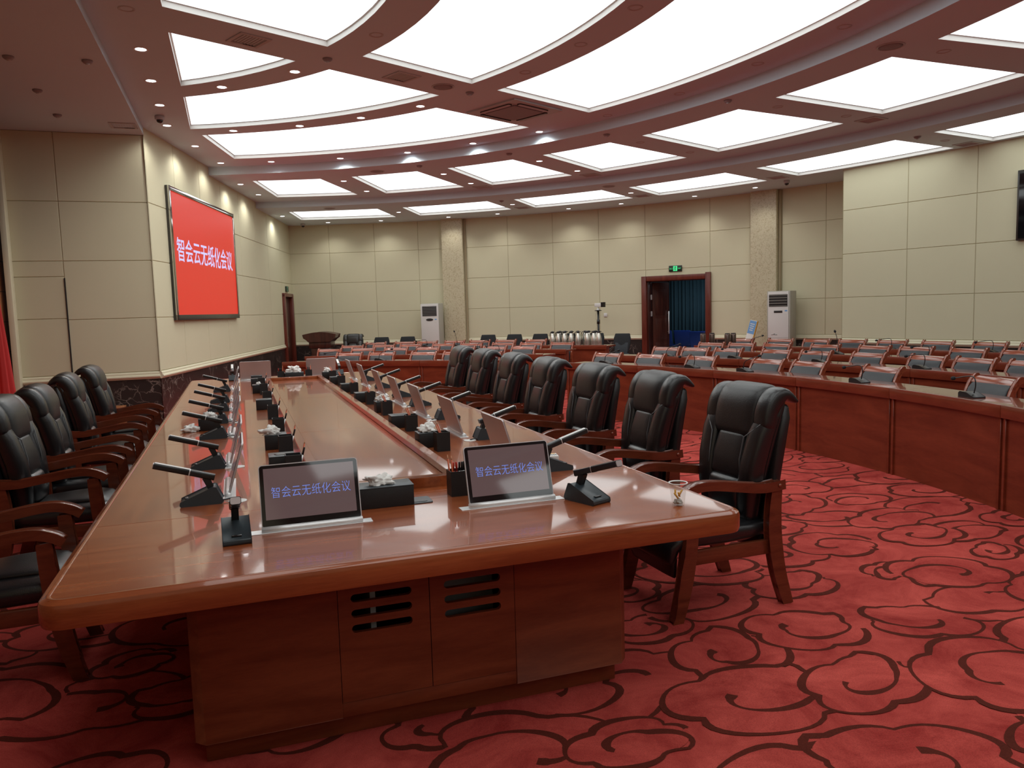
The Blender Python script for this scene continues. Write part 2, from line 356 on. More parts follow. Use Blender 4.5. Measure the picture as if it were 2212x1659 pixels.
def text_obj(name, body, wd, ht, mat, parent, loc, rot, thick=0.0004, bold=0.0):
    cu = bpy.data.curves.new(name, 'FONT'); cu.body = body; cu.size = 1; cu.extrude = 0.5; cu.offset = bold; cu.align_x = 'LEFT'
    t = bpy.data.objects.new('tmp_text', cu); COL.objects.link(t)
    dg = bpy.context.evaluated_depsgraph_get(); me = bpy.data.meshes.new_from_object(t.evaluated_get(dg))
    bpy.data.objects.remove(t); bpy.data.curves.remove(cu)
    xs = [v.co.x for v in me.vertices] or [0, 1]; ys = [v.co.y for v in me.vertices] or [0, 1]
    cx, cy = (max(xs)+min(xs))/2, (max(ys)+min(ys))/2
    for v in me.vertices: v.co = Vector(((v.co.x-cx)*wd/(max(xs)-min(xs)), (v.co.y-cy)*ht/(max(ys)-min(ys)), v.co.z*thick*2))
    me.materials.clear(); me.materials.append(mat); me.name = name
    o = bpy.data.objects.new(name, me); COL.objects.link(o); o.parent = parent; o.location = loc; o.rotation_euler = rot
    return o
ORD = ['first', 'second', 'third', 'fourth', 'fifth', 'sixth', 'seventh', 'eighth', 'ninth', 'tenth', 'eleventh', 'twelfth', 'thirteenth', 'fourteenth', 'fifteenth']

# ================================================================ FLOOR with cloud-scroll pattern
def build_floor():
    mb = MB()
    mb.add([(-4, -10, 0), (18, -10, 0), (18, 24, 0), (-4, 24, 0)], [(0, 1, 2, 3)], 0)
    rnd = random.Random(21); S = 0.56; i = 0
    for gx in range(-4, 26):
        for gy in range(-1, 32):
            x = gx*S*0.92 + (0.5*S if gy % 2 else 0) + rnd.uniform(-.13, .13); y = gy*S*0.86 + rnd.uniform(-.13, .13)
            d = Vector((x, y)) - CD; r = d.length; a = math.degrees(math.atan2(d.y, d.x))
            if x < -2.6 or x > 11: continue
            if r > 8.7 and not (27 < a < 42 and r < 14.5): continue
            near = math.hypot(x, y) < 6.5
            lvl = (gx % 3) + 3*(gy % 3); z = 0.0004 + 0.00032*lvl
            Rm = rnd.uniform(.23, .40) if rnd.random() < .7 else rnd.uniform(.16, .22)
            ax, ay = rnd.uniform(1.0, 1.35), rnd.uniform(.68, .9); ro = rnd.uniform(-.5, .5) + (PI if rnd.random() < .5 else 0); fl = 1 if rnd.random() < .5 else -1
            m = rnd.choice((3, 4, 4)); ph = rnd.uniform(0, 2*PI); m2 = rnd.choice((1, 2)); ph2 = rnd.uniform(0, 2*PI)
            cr, sr = math.cos(ro), math.sin(ro)
            def lob(t, mm, pp, amt): return 1 - amt*(1-abs(math.sin(mm*t/2+pp)))**2
            def rad(t):
                if t <= 5.4: return Rm*lob(t, m, ph, .2)*(0.92+.08*math.sin(t))
                u = min(1, (t-5.4)/1.7); u = u*u*(3-2*u)
                base = Rm*(1-u) + Rm*.52*u
                if t > 7.1: base *= 1 - .17*(t-7.1)
                return base*(lob(t, m, ph, .2)*(1-u)+lob(t, m2, ph2, .2)*u)
            def P(t, rr):
                u, v = ax*rr*math.cos(t), ay*rr*math.sin(t)*fl
                return x+u*cr-v*sr, y+u*sr+v*cr
            N = 44 if near else 22
            ring = [P(2*PI*k/N, Rm*lob(2*PI*k/N, m, ph, .2)*(0.92+.08*math.sin(2*PI*k/N))) for k in range(N)]
            vs = [(x, y, z)] + [(p[0], p[1], z) for p in ring]
            mb.add(vs, [(0, 1+k, 1+(k+1) % N) for k in range(N)], 0)
            T1 = rnd.uniform(9.2, 11.0); n2 = int(N*T1/5.2); lw = .0138
            pts = [P(T1*k/n2, rad(T1*k/n2)) for k in range(n2+1)]
            vs = []
            for k, p in enumerate(pts):
                q0, q1 = pts[max(0, k-1)], pts[min(n2, k+1)]; dx, dy = q1[0]-q0[0], q1[1]-q0[1]; L = math.hypot(dx, dy) or 1
                w2 = lw*(1.25 if k > n2-4 else 1)*(0.55+.75*math.sin(k*.16+ph)**2)
                vs += [(p[0]-dy/L*w2, p[1]+dx/L*w2, z+.00012), (p[0]+dy/L*w2, p[1]-dx/L*w2, z+.00012)]
            mb.add(vs, [(2*k, 2*k+1, 2*k+3, 2*k+2) for k in range(n2)], 1)
            i += 1
    struct('floor', mb, [M['carpet'], M['line']])
build_floor()

# ================================================================ WALLS
INC = Vector((3.5, 7.0))
def inward(p0, p1):
    d = (p1-p0).normalized(); n = Vector((-d.y, d.x))
    return n if n.dot(INC-(p0+p1)/2) > 0 else -n
def bay(mb, p0, p1, zs, skip=()):
    """one bay of raised fabric panels with chamfered edges between plan points"""
    n = inward(p0, p1); d = (p1-p0); L = d.length; d = d/L; g, c, h = .0025, .009, .010
    z0, z1 = zs[0], zs[-1]
    def P(s_, z, o): q = p0 + d*s_ + n*o; return (q.x, q.y, z)
    for a, b in zip(zs[:-1], zs[1:]):
        if (a, b) in skip: continue
        mb.add([P(0, a, 0), P(L, a, 0), P(L, b, 0), P(0, b, 0)], [(0, 1, 2, 3)], 1)
        vs = [P(g, a+g, .0005), P(L-g, a+g, .0005), P(L-g, b-g, .0005), P(g, b-g, .0005), P(g+c*.6, a+g+c*.6, h), P(L-g-c*.6, a+g+c*.6, h), P(L-g-c*.6, b-g-c*.6, h), P(g+c*.6, b-g-c*.6, h)]
        mb.add(vs, [(4, 5, 6, 7), (0, 1, 5, 4), (1, 2, 6, 5), (2, 3, 7, 6), (3, 0, 4, 7)], 0)
def dado(mb, tm, p0, p1, back=0.0):
    """dark marble dado (mb) and cream moulding (tm)"""
    n = inward(p0, p1); d = p1-p0
    def P(t, o, z): q = p0+d*t+n*o; return (q.x, q.y, z)
    mb.add([P(0, .01, 0), P(1, .01, 0), P(1, .01, .74), P(0, .01, .74)], [(0, 1, 2, 3)], 0)
    prof = [(.0, .735), (.02, .735), (.028, .75), (.045, .758), (.05, .772), (.046, .786), (.03, .795), (.028, .82), (.018, .835), (.0, .84)]
    vs = [P(t, o, z) for t in (0, 1) for o, z in prof]; k = len(prof)
    tm.add(vs, [(i, i+1, k+i+1, k+i) for i in range(k-1)] + [tuple(range(k)), tuple(range(k, 2*k))], 0, False)
ZS = [.84, 1.6, 2.4, 3.2, 4.3]
BACK = [74.6, 70.15, 65.8, 61.54, 59.2, 56.9, 52.84, 48.54, 44.21, 39.96, 34.3, 30.75, 28.4, 25.05, 21.0, 16.5, 12, 7.5, 3, -1.5, -6]
RW = 16.15
def build_walls():
    # curved back wall, one flat bay after another
    wb, tm, dd = MB(), MB(), MB()
    for a, b in zip(BACK[:-1], BACK[1:]):
        p0, p1 = pol(CC, RW, a), pol(CC, RW, b)
        if (a, b) == (39.96, 34.3):
            bay(wb, p0, p1, [2.24, 2.4, 3.2, 4.3]); continue
        bay(wb, p0, p1, ZS); dado(dd, tm, p0, p1)
    struct('wall_back', wb, [M['wall'], M['groove']]); struct('baseboard_back', dd, M['marble']); struct('trim_1', tm, M['trim'])
    # screen wall on the left (with the small doorway near its far end)
    wl, tm, dd = MB(), MB(), MB(); d = (W2-W1); L = d.length; d = d/L
    s = [0, 1.15, 2.4, 3.65, 4.9, 6.15, 7.4, 8.75]
    pts = [W1+d*k for k in s]
    for p0, p1 in zip(pts[:-1], pts[1:]): bay(wl, p0, p1, ZS); dado(dd, tm, p0, p1)
    bay(wl, pts[-1], W1+d*9.90, [2.13, 2.4, 3.2, 4.3])
    bay(wl, W1+d*9.90, W2+d*.05, ZS); dado(dd, tm, W1+d*9.90, W2)
    struct('wall_left', wl, [M['wall'], M['groove']]); struct('baseboard_left', dd, M['marble']); struct('trim_2', tm, M['trim'])
    # short return wall beside the stage
    wr, tm, dd = MB(), MB(), MB()
    for p0, p1, z in ((Vector((-1.06, 12.13)), Vector((-2.17, 12.13)), [.84, 1.6, 2.4, 3.2, 4.12]), (Vector((-2.17, 12.13)), Vector((-2.78, 12.13)), [.84, 1.62, 2.19, 2.4, 3.2, 4.12])):
        bay(wr, p0, p1, z); dado(dd, tm, p0, p1)
    wr.box((-2.165, 12.115, 1.5), (.014, .02, 1.34), 2)
    struct('wall_stage_side', wr, [M['wall'], M['groove'], M['dark']]); struct('baseboard_stage', dd, M['marble']); struct('trim_3', tm, M['trim'])
    # stage back wall, its pale edge frame and the dark display above
    ws = MB(); ws.add([(-2.9, 13, 0), (-2.9, -1, 0), (-2.9, -1, 4.3), (-2.9, 13, 4.3)], [(0, 1, 2, 3)], 0)
    struct('wall_stage', ws, M['bricks'])
    pf = MB(); pf.box((-2.80, 12.04, 2.1), (.07, .16, 4.2)); struct('trim_4', pf, M['trim'], .004)
    # projecting wall on the right
    wr, tm, dd = MB(), MB(), MB(); A = Vector((10.76, 11.78)); e = Vector((.2378, -.9713))
    s = [0, 1.24, 2.38, 3.55, 4.72, 5.9, 7.08, 8.26, 9.5, 11.5, 13.5]
    for a, b in zip(s[:-1], s[1:]): bay(wr, A+e*a, A+e*b, ZS); dado(dd, tm, A+e*a, A+e*b)
    q = Vector((12.2, 12.5))
    nn = Vector((-e.y, e.x)); n_ = inward(A, A+e)
    for p0, p1 in ((A, A - n_*1.9),):
        z = (p1-p0)
        wr.add([(p0.x+n_.x*.01, p0.y+n_.y*.01, .84), (p1.x, p1.y, .84), (p1.x, p1.y, 4.3), (p0.x+n_.x*.01, p0.y+n_.y*.01, 4.3)], [(0, 1, 2, 3)], 0)
        dd.add([(p0.x, p0.y, 0), (p1.x, p1.y, 0), (p1.x, p1.y, .74), (p0.x, p0.y, .74)], [(0, 1, 2, 3)], 0)
        tm.box(((p0.x+p1.x)/2, (p0.y+p1.y)/2, .79), (.02, .02, .1))
        vs = [(p0.x, p0.y+.04, .735), (p1.x, p1.y+.04, .735), (p1.x, p1.y+.04, .84), (p0.x, p0.y+.04, .84), (p0.x+n_.x*.05, p0.y+.03, .735), (p0.x+n_.x*.05, p0.y+.03, .84)]
        tm.add(vs, [(0, 1, 2, 3), (4, 0, 3, 5)])
    struct('wall_right', wr, [M['wall'], M['groove']]); struct('baseboard_right', dd, M['marble']); struct('trim_5', tm, M['trim'])
    # unseen half of the room behind the camera, mirrored
    wf, dd, tm = MB(), MB(), MB()
    F1, F2 = Vector((W1.x, MY-W1.y)), Vector((W2.x, MY-W2.y)); dF = (F2-F1)/8
    for k in range(8): bay(wf, F1+dF*k, F1+dF*(k+1), ZS); dado(dd, tm, F1+dF*k, F1+dF*(k+1))
    bay(wf, Vector((-2.9, MY-12.13)), F1, ZS)
    E = A+e*13.5
    ends = [F2, Vector((5, -9.4)), Vector((9.5, -7.5)), Vector((12.8, -4.6)), E]
    for a, b in zip(ends[:-1], ends[1:]): bay(wf, a, b, ZS); dado(dd, tm, a, b)
    struct('wall_front', wf, [M['wall'], M['groove']]); struct('baseboard_front', dd, M['marble']); struct('trim_6', tm, M['trim'])
    # stone columns of the back wall
    for k, (a, b) in enumerate(((59.12, 57.05), (30.72, 28.62))):
        mb = MB(); o0, o1, i0, i1 = pol(CC, 16.2, a), pol(CC, 16.2, b), pol(CC, 15.98, a), pol(CC, 15.98, b)
        mb.prism([tuple(o0), tuple(i0), tuple(i1), tuple(o1)], 0, 4.0)
        struct('wall_column', mb, M['stone'], .01)
        mb = MB(); q0, q1 = pol(CC, 16.08, b-.02), pol(CC, 16.08, b-.18); mb.prism([tuple(q0), tuple(q1), tuple(pol(CC, 16.2, b-.18)), tuple(pol(CC, 16.2, b-.02))], 0, 3.95)
        struct('trim_%d' % (7+k), mb, M['groove'])
build_walls()

# ================================================================ CEILING
def arc_pts(a, b, k=12):
    """points from a to b following a circle about the ring centre"""
    a, b = Vector(a), Vector(b); da, db = a-CC, b-CC; ra, rb = da.length, db.length
    t0, t1 = math.atan2(da.y, da.x), math.atan2(db.y, db.x)
    return [Vector((CC.x+(ra+(rb-ra)*i/k)*math.cos(t0+(t1-t0)*i/k), CC.y+(ra+(rb-ra)*i/k)*math.sin(t0+(t1-t0)*i/k))) for i in range(k+1)]
def outline(spec):
    """spec: list of (point, 'a' when the edge to the next point is an arc)"""
    out = []; n = len(spec)
    for i, (p, kd) in enumerate(spec):
        q = spec[(i+1) % n][0]
        if kd == 'a': out += arc_pts(p, q, max(4, int((Vector(p)-Vector(q)).length/.25)))[:-1]
        else: out.append(Vector(p))
    return out
PANELS = {  # (level z, outline, label)
 'P0': (L1, [((-.43, 7.46), 's'), ((1.02, 8.14), 'a'), ((1.02, MY-8.14), 's'), ((-.43, MY-7.46), 's')], 'large D-shaped luminous ceiling panel at the centre, cut by the top left edge'),
 'P1': (L1, [((-.43, 8.10), 's'), ((.75, 8.67), 'a'), ((-.43, 9.89), 's')], 'small triangular luminous ceiling panel beside the row of downlights at top left'),
 'P2': (L1, [((-.43, 10.37), 'a'), ((1.12, 8.87), 's'), ((2.53, 9.60), 'a'), ((-.44, 12.07), 's')], 'curved luminous ceiling panel, second ring out, just beyond the triangular panel'),
 'P3': (L1, [((-.30, 12.43), 'a'), ((2.64, 10.18), 's'), ((4.23, 10.96), 'a'), ((.14, 14.15), 's')], 'long curved luminous ceiling panel in third ring, before the first ceiling step on left'),
 'P4': (L1, [((1.40, 8.35), 's'), ((2.78, 9.03), 'a'), ((2.78, MY-9.03), 's'), ((1.40, MY-8.35), 'a')], 'wide curved luminous ceiling panel at top centre, between two dark rings'),
 'P5': (L1, [((3.16, 9.22), 's'), ((4.73, 9.96), 'a'), ((4.73, MY-9.96), 's'), ((3.16, MY-9.22), 'a')], 'largest curved luminous ceiling panel, top right, inside the first ceiling step'),
}
Q = [[(.45, 15.51), (1.64, 15.08), (2.60, 16.94), (.99, 17.53)], [(2.17, 14.76), (3.23, 14.00), (4.57, 15.60), (3.16, 16.67)],
     [(3.69, 13.61), (4.57, 12.64), (6.24, 13.93), (5.06, 15.26)], [(4.93, 12.18), (5.60, 11.06), (7.50, 11.92), (6.63, 13.48)],
     [(5.86, 10.52), (6.35, 8.84), (8.39, 9.20), (7.76, 11.36)], [(6.46, 8.24), (6.63, 6.59), (8.75, 6.70), (8.51, 8.61)],
     [(6.64, 6.03), (6.40, 4.35), (8.45, 3.95), (8.76, 6.02)]]
Rr = [[(1.31, 18.95), (3.22, 18.16), (3.94, 19.63), (1.71, 20.49)], [(3.75, 17.88), (5.39, 16.64), (6.41, 17.90), (4.49, 19.31)],
      [(5.89, 16.30), (7.26, 14.75), (8.52, 15.74), (6.89, 17.55)], [(7.66, 14.33), (8.66, 12.46), (10.10, 13.13), (8.91, 15.27)],
      [(8.94, 11.93), (9.59, 9.44), (11.11, 9.74), (10.33, 12.49)], [(9.73, 8.87), (10.02, 6.6), (11.6, 6.6), (11.25, 9.16)]]
nq = ['leftmost', 'second from the left', 'third from the left', 'fourth from the left', 'fifth from the left', 'sixth from the left', 'rightmost']
for i, q in enumerate(Q): PANELS['Q%d' % i] = (L2, [(q[0], 'a'), (q[1], 's'), (q[2], 'a'), (q[3], 's')], 'four-sided luminous ceiling panel in the middle step ring, ' + nq[i])
nr = nq[:5] + ['rightmost']
for i, q in enumerate(Rr): PANELS['R%d' % i] = (L3, [(q[0], 'a'), (q[1], 's'), (q[2], 'a'), (q[3], 's')], 'slim luminous ceiling panel in the outermost lowest ring, ' + nr[i])
MIRROR = [k for k in PANELS if k[0] in 'P' and k in ('P1', 'P2', 'P3')] + ['Q0', 'Q1', 'Q2', 'Q3', 'R0', 'R1', 'R2', 'R3', 'R4']
def build_ceiling():
    outs = {k: outline(v[1]) for k, v in PANELS.items()}
    mirr = {k+'m': [Vector((p.x, MY-p.y)) for p in outs[k]] for k in MIRROR}
    lev = {k: PANELS[k][0] for k in PANELS}; lev.update({k+'m': PANELS[k][0] for k in MIRROR})
    allp = dict(outs); allp.update(mirr)
    S1, S2, S3 = 9.05, 12.5, 17.2; A = 76
    arc = lambda r, a, b, k=60: [pol(CC, r, a+(b-a)*i/k) for i in range(k+1)]
    loops = {L1: arc(S1, A, -A) + [Vector((-1.05, MY-12.1)), Vector((-1.05, 12.1))],
             L2: arc(S1, A, -A) + arc(S2, -A, A), L3: arc(S2, A, -A) + arc(S3, -A, A)}
    mb = MB()
    for z, loop in loops.items():
        lp = [loop] + [o for k, o in allp.items() if lev[k] == z]
        flat = [p for l in lp for p in l]
        tris = tessellate_polygon([[Vector((p.x, p.y, 0)) for p in l] for l in lp])
        mb.add([(p.x, p.y, z) for p in flat], [tuple(t) for t in tris])
    for r, za, zb in ((S1, L1, L2), (S2, L2, L3)):
        pts = arc(r, A, -A); n = len(pts)
        mb.add([(p.x, p.y, z) for z in (za, zb) for p in pts], [(i, i+1, n+i+1, n+i) for i in range(n-1)], 0, True)
    mb.add([(-4, -10, 4.45), (18, -10, 4.45), (18, 24, 4.45), (-4, 24, 4.45)], [(0, 1, 2, 3)])
    struct('ceiling', mb, M['ceil'])
    sf = MB(); sf.box((-1.98, 6.37, LS+.1), (1.86, 11.9, .2)); struct('ceiling_soffit', sf, M['ceil'])
    used = None
    for k, o in allp.items():
        z = lev[k]; n = len(o); c = sum(o, Vector((0, 0)))/n
        if k in outs: t = thing('ceiling_light', PANELS[k][2], 'ceiling light', (c.x, c.y, z), 0, 'luminous ceiling panels')
        else: t = thing('ceiling_light', 'luminous ceiling panel behind the camera, %s ring, %s nearest the stage' % ({'P': 'inner', 'Q': 'middle', 'R': 'outermost'}[k[0]], ORD[int(k[1])]), 'ceiling light', (c.x, c.y, z), 0, 'luminous ceiling panels behind the camera')
        h = .055
        # inner loop a little inset: pale reveal, thin dark shadow gap, then the stretched diffuser
        fr = MB(); ins = []
        for i, p in enumerate(o):
            a, b = o[i-1], o[(i+1) % n]; e1, e2 = (p-a).normalized(), (b-p).normalized()
            n1, n2 = Vector((-e1.y, e1.x)), Vector((-e2.y, e2.x)); nn = (n1+n2).normalized(); cc = max(.45, nn.dot(n1))
            if nn.dot(c-p) < 0: nn = -nn
            ins.append(p + nn*.018/cc)
        vs = [(p.x-c.x, p.y-c.y, .0) for p in o] + [(p.x-c.x, p.y-c.y, h) for p in o] + [(p.x-c.x, p.y-c.y, h) for p in ins]
        fs = [(i, (i+1) % n, n+(i+1) % n, n+i) for i in range(n)]
        fr.add(vs, fs, 0); fr.add([vs[n+i] for i in range(n)] + [vs[2*n+i] for i in range(n)], [(i, (i+1) % n, n+(i+1) % n, n+i) for i in range(n)], 0)
        fr.obj('frame', M['reveal'], t)
        df = MB(); tris = tessellate_polygon([[Vector((p.x-c.x, p.y-c.y, 0)) for p in o]])
        df.add([(p.x-c.x, p.y-c.y, h+.006) for p in o], [tuple(q) for q in tris])
        df.obj('diffuser', M['panel'], t)
build_ceiling()

# ---------------------------------------------------------------- downlights
def spot_data(name, watts, blend=.6, size=150):
    l = bpy.data.lights.new(name, 'SPOT'); l.energy = watts; l.spot_size = R_(size); l.spot_blend = blend; l.shadow_soft_size = .05; l.color = (1.0, .97, .92)
    return l
SPOT = spot_data('downlight_lamp', SPOT_W)
SPOTW = spot_data('wall_downlight_lamp', SPOT_W*1.0, .8, 130)
def make_downlight(lit, wall=False):
    t = thing('downlight', 'x', 'ceiling light')
    mb = MB(); mb.lathe([(.048, .02), (.05, -.002), (.062, -.006), (.07, -.003), (.07, .003)], 24, cap=False); mb.obj('rim', M['reveal'] if lit else M['ventframe'], t)
    mb = MB(); mb.lathe([(.001, -.001 if lit else .004), (.051, -.001 if lit else .006)], 24); mb.obj('lens', M['lens'] if lit else M['lens_off'], t)
    if lit:
        l = bpy.data.objects.new('lamp', SPOTW if wall else SPOT); COL.objects.link(l); l.parent = t; l.location = (0, 0, -.03)
    return t
DL = [
 ([(-.72, 8.66), (-.73, 9.75), (-.73, 10.81), (-.73, 11.91), (-.43, 13.23), (-.08, 14.57)], L1, 'lit round downlight beside the left wall, {} nearest the camera'),
 ([(.24, 15.92), (.6, 17.22)], L2, 'lit round downlight on the middle ceiling step beside the left wall, {} nearest'),
 ([(1.21, 19.76)], L3, 'lit round downlight on the lowest ceiling step next to the far left corner'),
 ([(.01, 9.83), (.77, 9.04)], L1, 'lit round downlight along the arc of the triangular panel, {} from the left'),
 ([(.13, 12.05), (1.01, 11.56), (1.77, 10.92), (2.42, 10.15)], L1, 'lit round downlight between second and third curved panels, {} from the left'),
 ([(.74, 14.3), (1.85, 13.79), (2.87, 13.09), (3.74, 12.19), (4.49, 11.2)], L1, 'lit round downlight along the edge of the first ceiling step, {} from the left'),
 ([(2.09, 15.25), (2.71, 16.43), (3.77, 14.19), (4.57, 15.13), (5.07, 12.68), (6.13, 13.45)], L2, 'lit round downlight between the middle ring panels, {} from the left'),
 ([(3.83, 18.72), (6.14, 17.08), (8.08, 15.02)], L3, 'lit round downlight between the outermost ring panels, {} from the left'),
]
DLW = [(2.42, 20.99), (3.71, 20.47), (5.28, 19.56), (6.35, 18.8), (7.78, 17.63), (8.69, 16.64), (9.8, 15.26), (10.43, 13.95)]
DLU = [([(-.72, 7.59)], L1, 'unlit round downlight at the top left above the stage edge'),
 ([(1.43, 7.69)], L1, 'unlit round downlight right of the D-shaped panel'),
 ([(3.24, 8.46), (3.46, 7.45), (3.53, 6.43)], L1, 'unlit round downlight between the two large curved panels, {} from the left'),
 ([(5.06, 10.06), (5.46, 8.83), (5.67, 7.54), (5.77, 6.33)], L1, 'unlit round downlight along the right part of first ceiling step, {} from left'),
 ([(6.07, 10.95), (7.3, 11.49), (6.79, 8.61), (8.09, 8.82), (7.03, 6.31)], L2, 'unlit round downlight between right middle ring panels, {} from the left'),
 ([(10.43, 9.3)], L3, 'unlit round downlight in the lowest ring above the right wall')]
used = set()
dl_on, dl_w, dl_off = make_downlight(True), make_downlight(True, True), make_downlight(False)
for pts, z, lab in DL:
    for i, (x, y) in enumerate(pts): place(dl_on, used, (x, y, z), 0, lab.format(ORD[i]), 'lit downlights')
for i, (x, y) in enumerate(DLW): place(dl_w, used, (x, y, L3), 0, 'lit round downlight in the line along the back wall, %s from the left' % ORD[i], 'lit downlights')
for pts, z, lab in DLU:
    for i, (x, y) in enumerate(pts): place(dl_off, used, (x, y, z), 0, lab.format(ORD[i]), 'unlit downlights')
def make_detector():
    t = thing('smoke_detector', 'x', 'smoke detector')
    mb = MB(); mb.lathe([(.05, 0), (.05, -.012), (.035, -.028), (.001, -.032)], 20); mb.obj('housing', M['lens_off'], t)
    mb = MB(); mb.lathe([(.022, -.027), (.018, -.040), (.001, -.042)], 14); mb.obj('sensor', M['ventframe'], t)
    return t
det = make_detector()
for i, (x, y, z, lb) in enumerate([(1.06, 8.51, L1, 'small smoke detector between the D-shaped and triangular ceiling panels'), (2.86, 9.39, L1, 'small smoke detector on the crossing beside the cassette air conditioner'),
    (4.34, 12.16, L2, 'small pale detector under the first step, above the third middle ring panel'), (3.15, 13.46, L2, 'small pale detector under the first step, above the second middle ring panel'),
    (5.29, 10.55, L2, 'small pale detector under the first step, above the fourth middle ring panel'), (5.94, 8.49, L2, 'small pale detector under the first step, above the fifth middle ring panel'),
    (9.74, 9.17, L3, 'small pale detector in the lowest ring near the right wall'), (5.68, 16.51, L3, 'small dark detector in the lowest ring above the back wall'),
    (-1.22, 8.81, LS, 'round detector on the lowered stage ceiling, nearest its edge'), (-1.90, 10.02, LS, 'flat round fitting on the stage ceiling, middle one at the left'), (-1.92, 11.14, LS, 'flat round fitting on the stage ceiling, farthest one'), (-1.9, 8.85, LS, 'flat round fitting on the stage ceiling at the left picture edge')]):
    place(det, used, (x, y, z), 0, lb, 'ceiling detectors')
def make_speaker():
    t = thing('ceiling_speaker', 'x', 'speaker')
    mb = MB(); mb.lathe([(.135, .001), (.135, -.006), (.12, -.009), (.118, -.004)], 32); mb.obj('rim', M['cassette'], t)
    mb = MB(); mb.lathe([(.12, -.003), (.08, -.009), (.001, -.011)], 32); mb.obj('grille', M['grille'], t)
    return t
spk = make_speaker()
for x, y, z, lb in [(2.48, 9.22, L1, 'round ceiling speaker near the centre between curved panels'), (6.34, 6.32, L2, 'large round ceiling speaker at top right beyond the first step'), (2.53, 14.12, L2, 'round ceiling speaker under the first step above the middle ring'),
        (2.15, 18.2, L3, 'round ceiling speaker in the lowest ring, near the left wall'), (7.18, 14.27, L3, 'round ceiling speaker in the lowest ring, right of centre')]:
    place(spk, used, (x, y, z), 0, lb, 'ceiling speakers')
def make_vent():
    t = thing('ceiling_vent', 'x', 'vent')
    mb = MB(); o, i_ = .16, .125
    for sx, sy, wx, wy in ((0, 1, .32, .035), (0, -1, .32, .035), (1, 0, .035, .25), (-1, 0, .035, .25)): mb.box((sx*.1425, sy*.1425, -.004), (wx, wy, .01))
    mb.obj('frame', M['ventframe'], t, .002)
    mb = MB(); mb.box((0, 0, .004), (.25, .25, .004)); mb.obj('duct', M['dark'], t)
    for k in range(8):
        mb = MB(); T = Matrix.Translation((-.11+k*.0315, 0, -.003)) @ Matrix.Rotation(R_(58), 4, 'Y'); mb.box((0, 0, 0), (.013, .25, .0015), 0, T); mb.obj('slat', M['ventframe'], t)
    return t
vent = make_vent()
for x, y, z, a, lb in [(.28, 8.13, L1, 26, 'square slatted ceiling vent above the triangular luminous panel'), (1.93, 8.95, L1, 26, 'square slatted ceiling vent between second ring and top centre panels'), (6.57, 13.82, L2, 39, 'square ceiling vent between third and fourth middle ring panels'),
    (4.94, 15.55, L2, 50, 'square ceiling vent between second and third middle ring panels'), (8.62, 8.92, L2, 13, 'square ceiling vent between fifth and sixth middle ring panels'), (6.57, 17.58, L3, 50, 'square ceiling vent between second and third lowest ring panels'),
    (8.55, 15.38, L3, 38, 'square ceiling vent between third and fourth lowest ring panels'), (10.05, 12.74, L3, 27, 'square ceiling vent between fourth and fifth lowest ring panels'), (11.04, 9.43, L3, 13, 'square ceiling vent at the top of the right wall'), (-1.24, 11.57, LS, 0, 'square slatted vent on the lowered stage ceiling')]:
    place(vent, used, (x, y, z), R_(a), lb, 'ceiling vents')
def cassette():
    t = thing('cassette_air_conditioner', 'square pink-tinted cassette air conditioner flush in the ceiling crossing', 'air conditioner', (3.69, 10.1, L1), R_(26))
    mb = MB(); mb.prism(rrect(.92, .92, .02), -.022, .0); mb.obj('cover_plate', M['cassette'], t, .006)
    mb = MB(); mb.prism(rrect(.56, .56, .03), -.036, -.02); mb.obj('intake_grille', M['grille'], t, .005)
    for k in range(4):
        T = Matrix.Rotation(R_(90*k), 4, 'Z') @ Matrix.Translation((0, .345, -.026))
        mb = MB(); mb.prism(rrect(.56, .07, .03), -.006, .005, T=T); o = mb.obj('louvre', M['dark'], t)
        f = MB(); f.prism(rrect(.54, .045, .02), -.011, -.006, T=T @ Matrix.Rotation(R_(12), 4, 'X')); f.obj('flap', M['cassette'], o)
cassette()
def make_dome():
    t = thing('dome_camera', 'x', 'camera')
    mb = MB(); mb.lathe([(.055, 0), (.06, -.01), (.06, -.045), (.045, -.055)], 20); mb.obj('housing', M['ventframe'], t)
    mb = MB(); mb.lathe([(.043, -.052), (.038, -.075), (.022, -.092), (.001, -.097)], 18); mb.obj('lens_dome', M['glass_black'], t)
    return t
dome = make_dome()
for x, y, z, lb in [(-.78, 11.37, L1, 'small dome camera on the ceiling beside the stage corner'), (1.81, 21.31, L3, 'small dome camera on the ceiling in the far left corner'), (10.49, 13.03, L3, 'small dome camera on the ceiling near the projecting right wall')]:
    place(dome, used, (x, y, z), 0, lb, 'dome cameras')

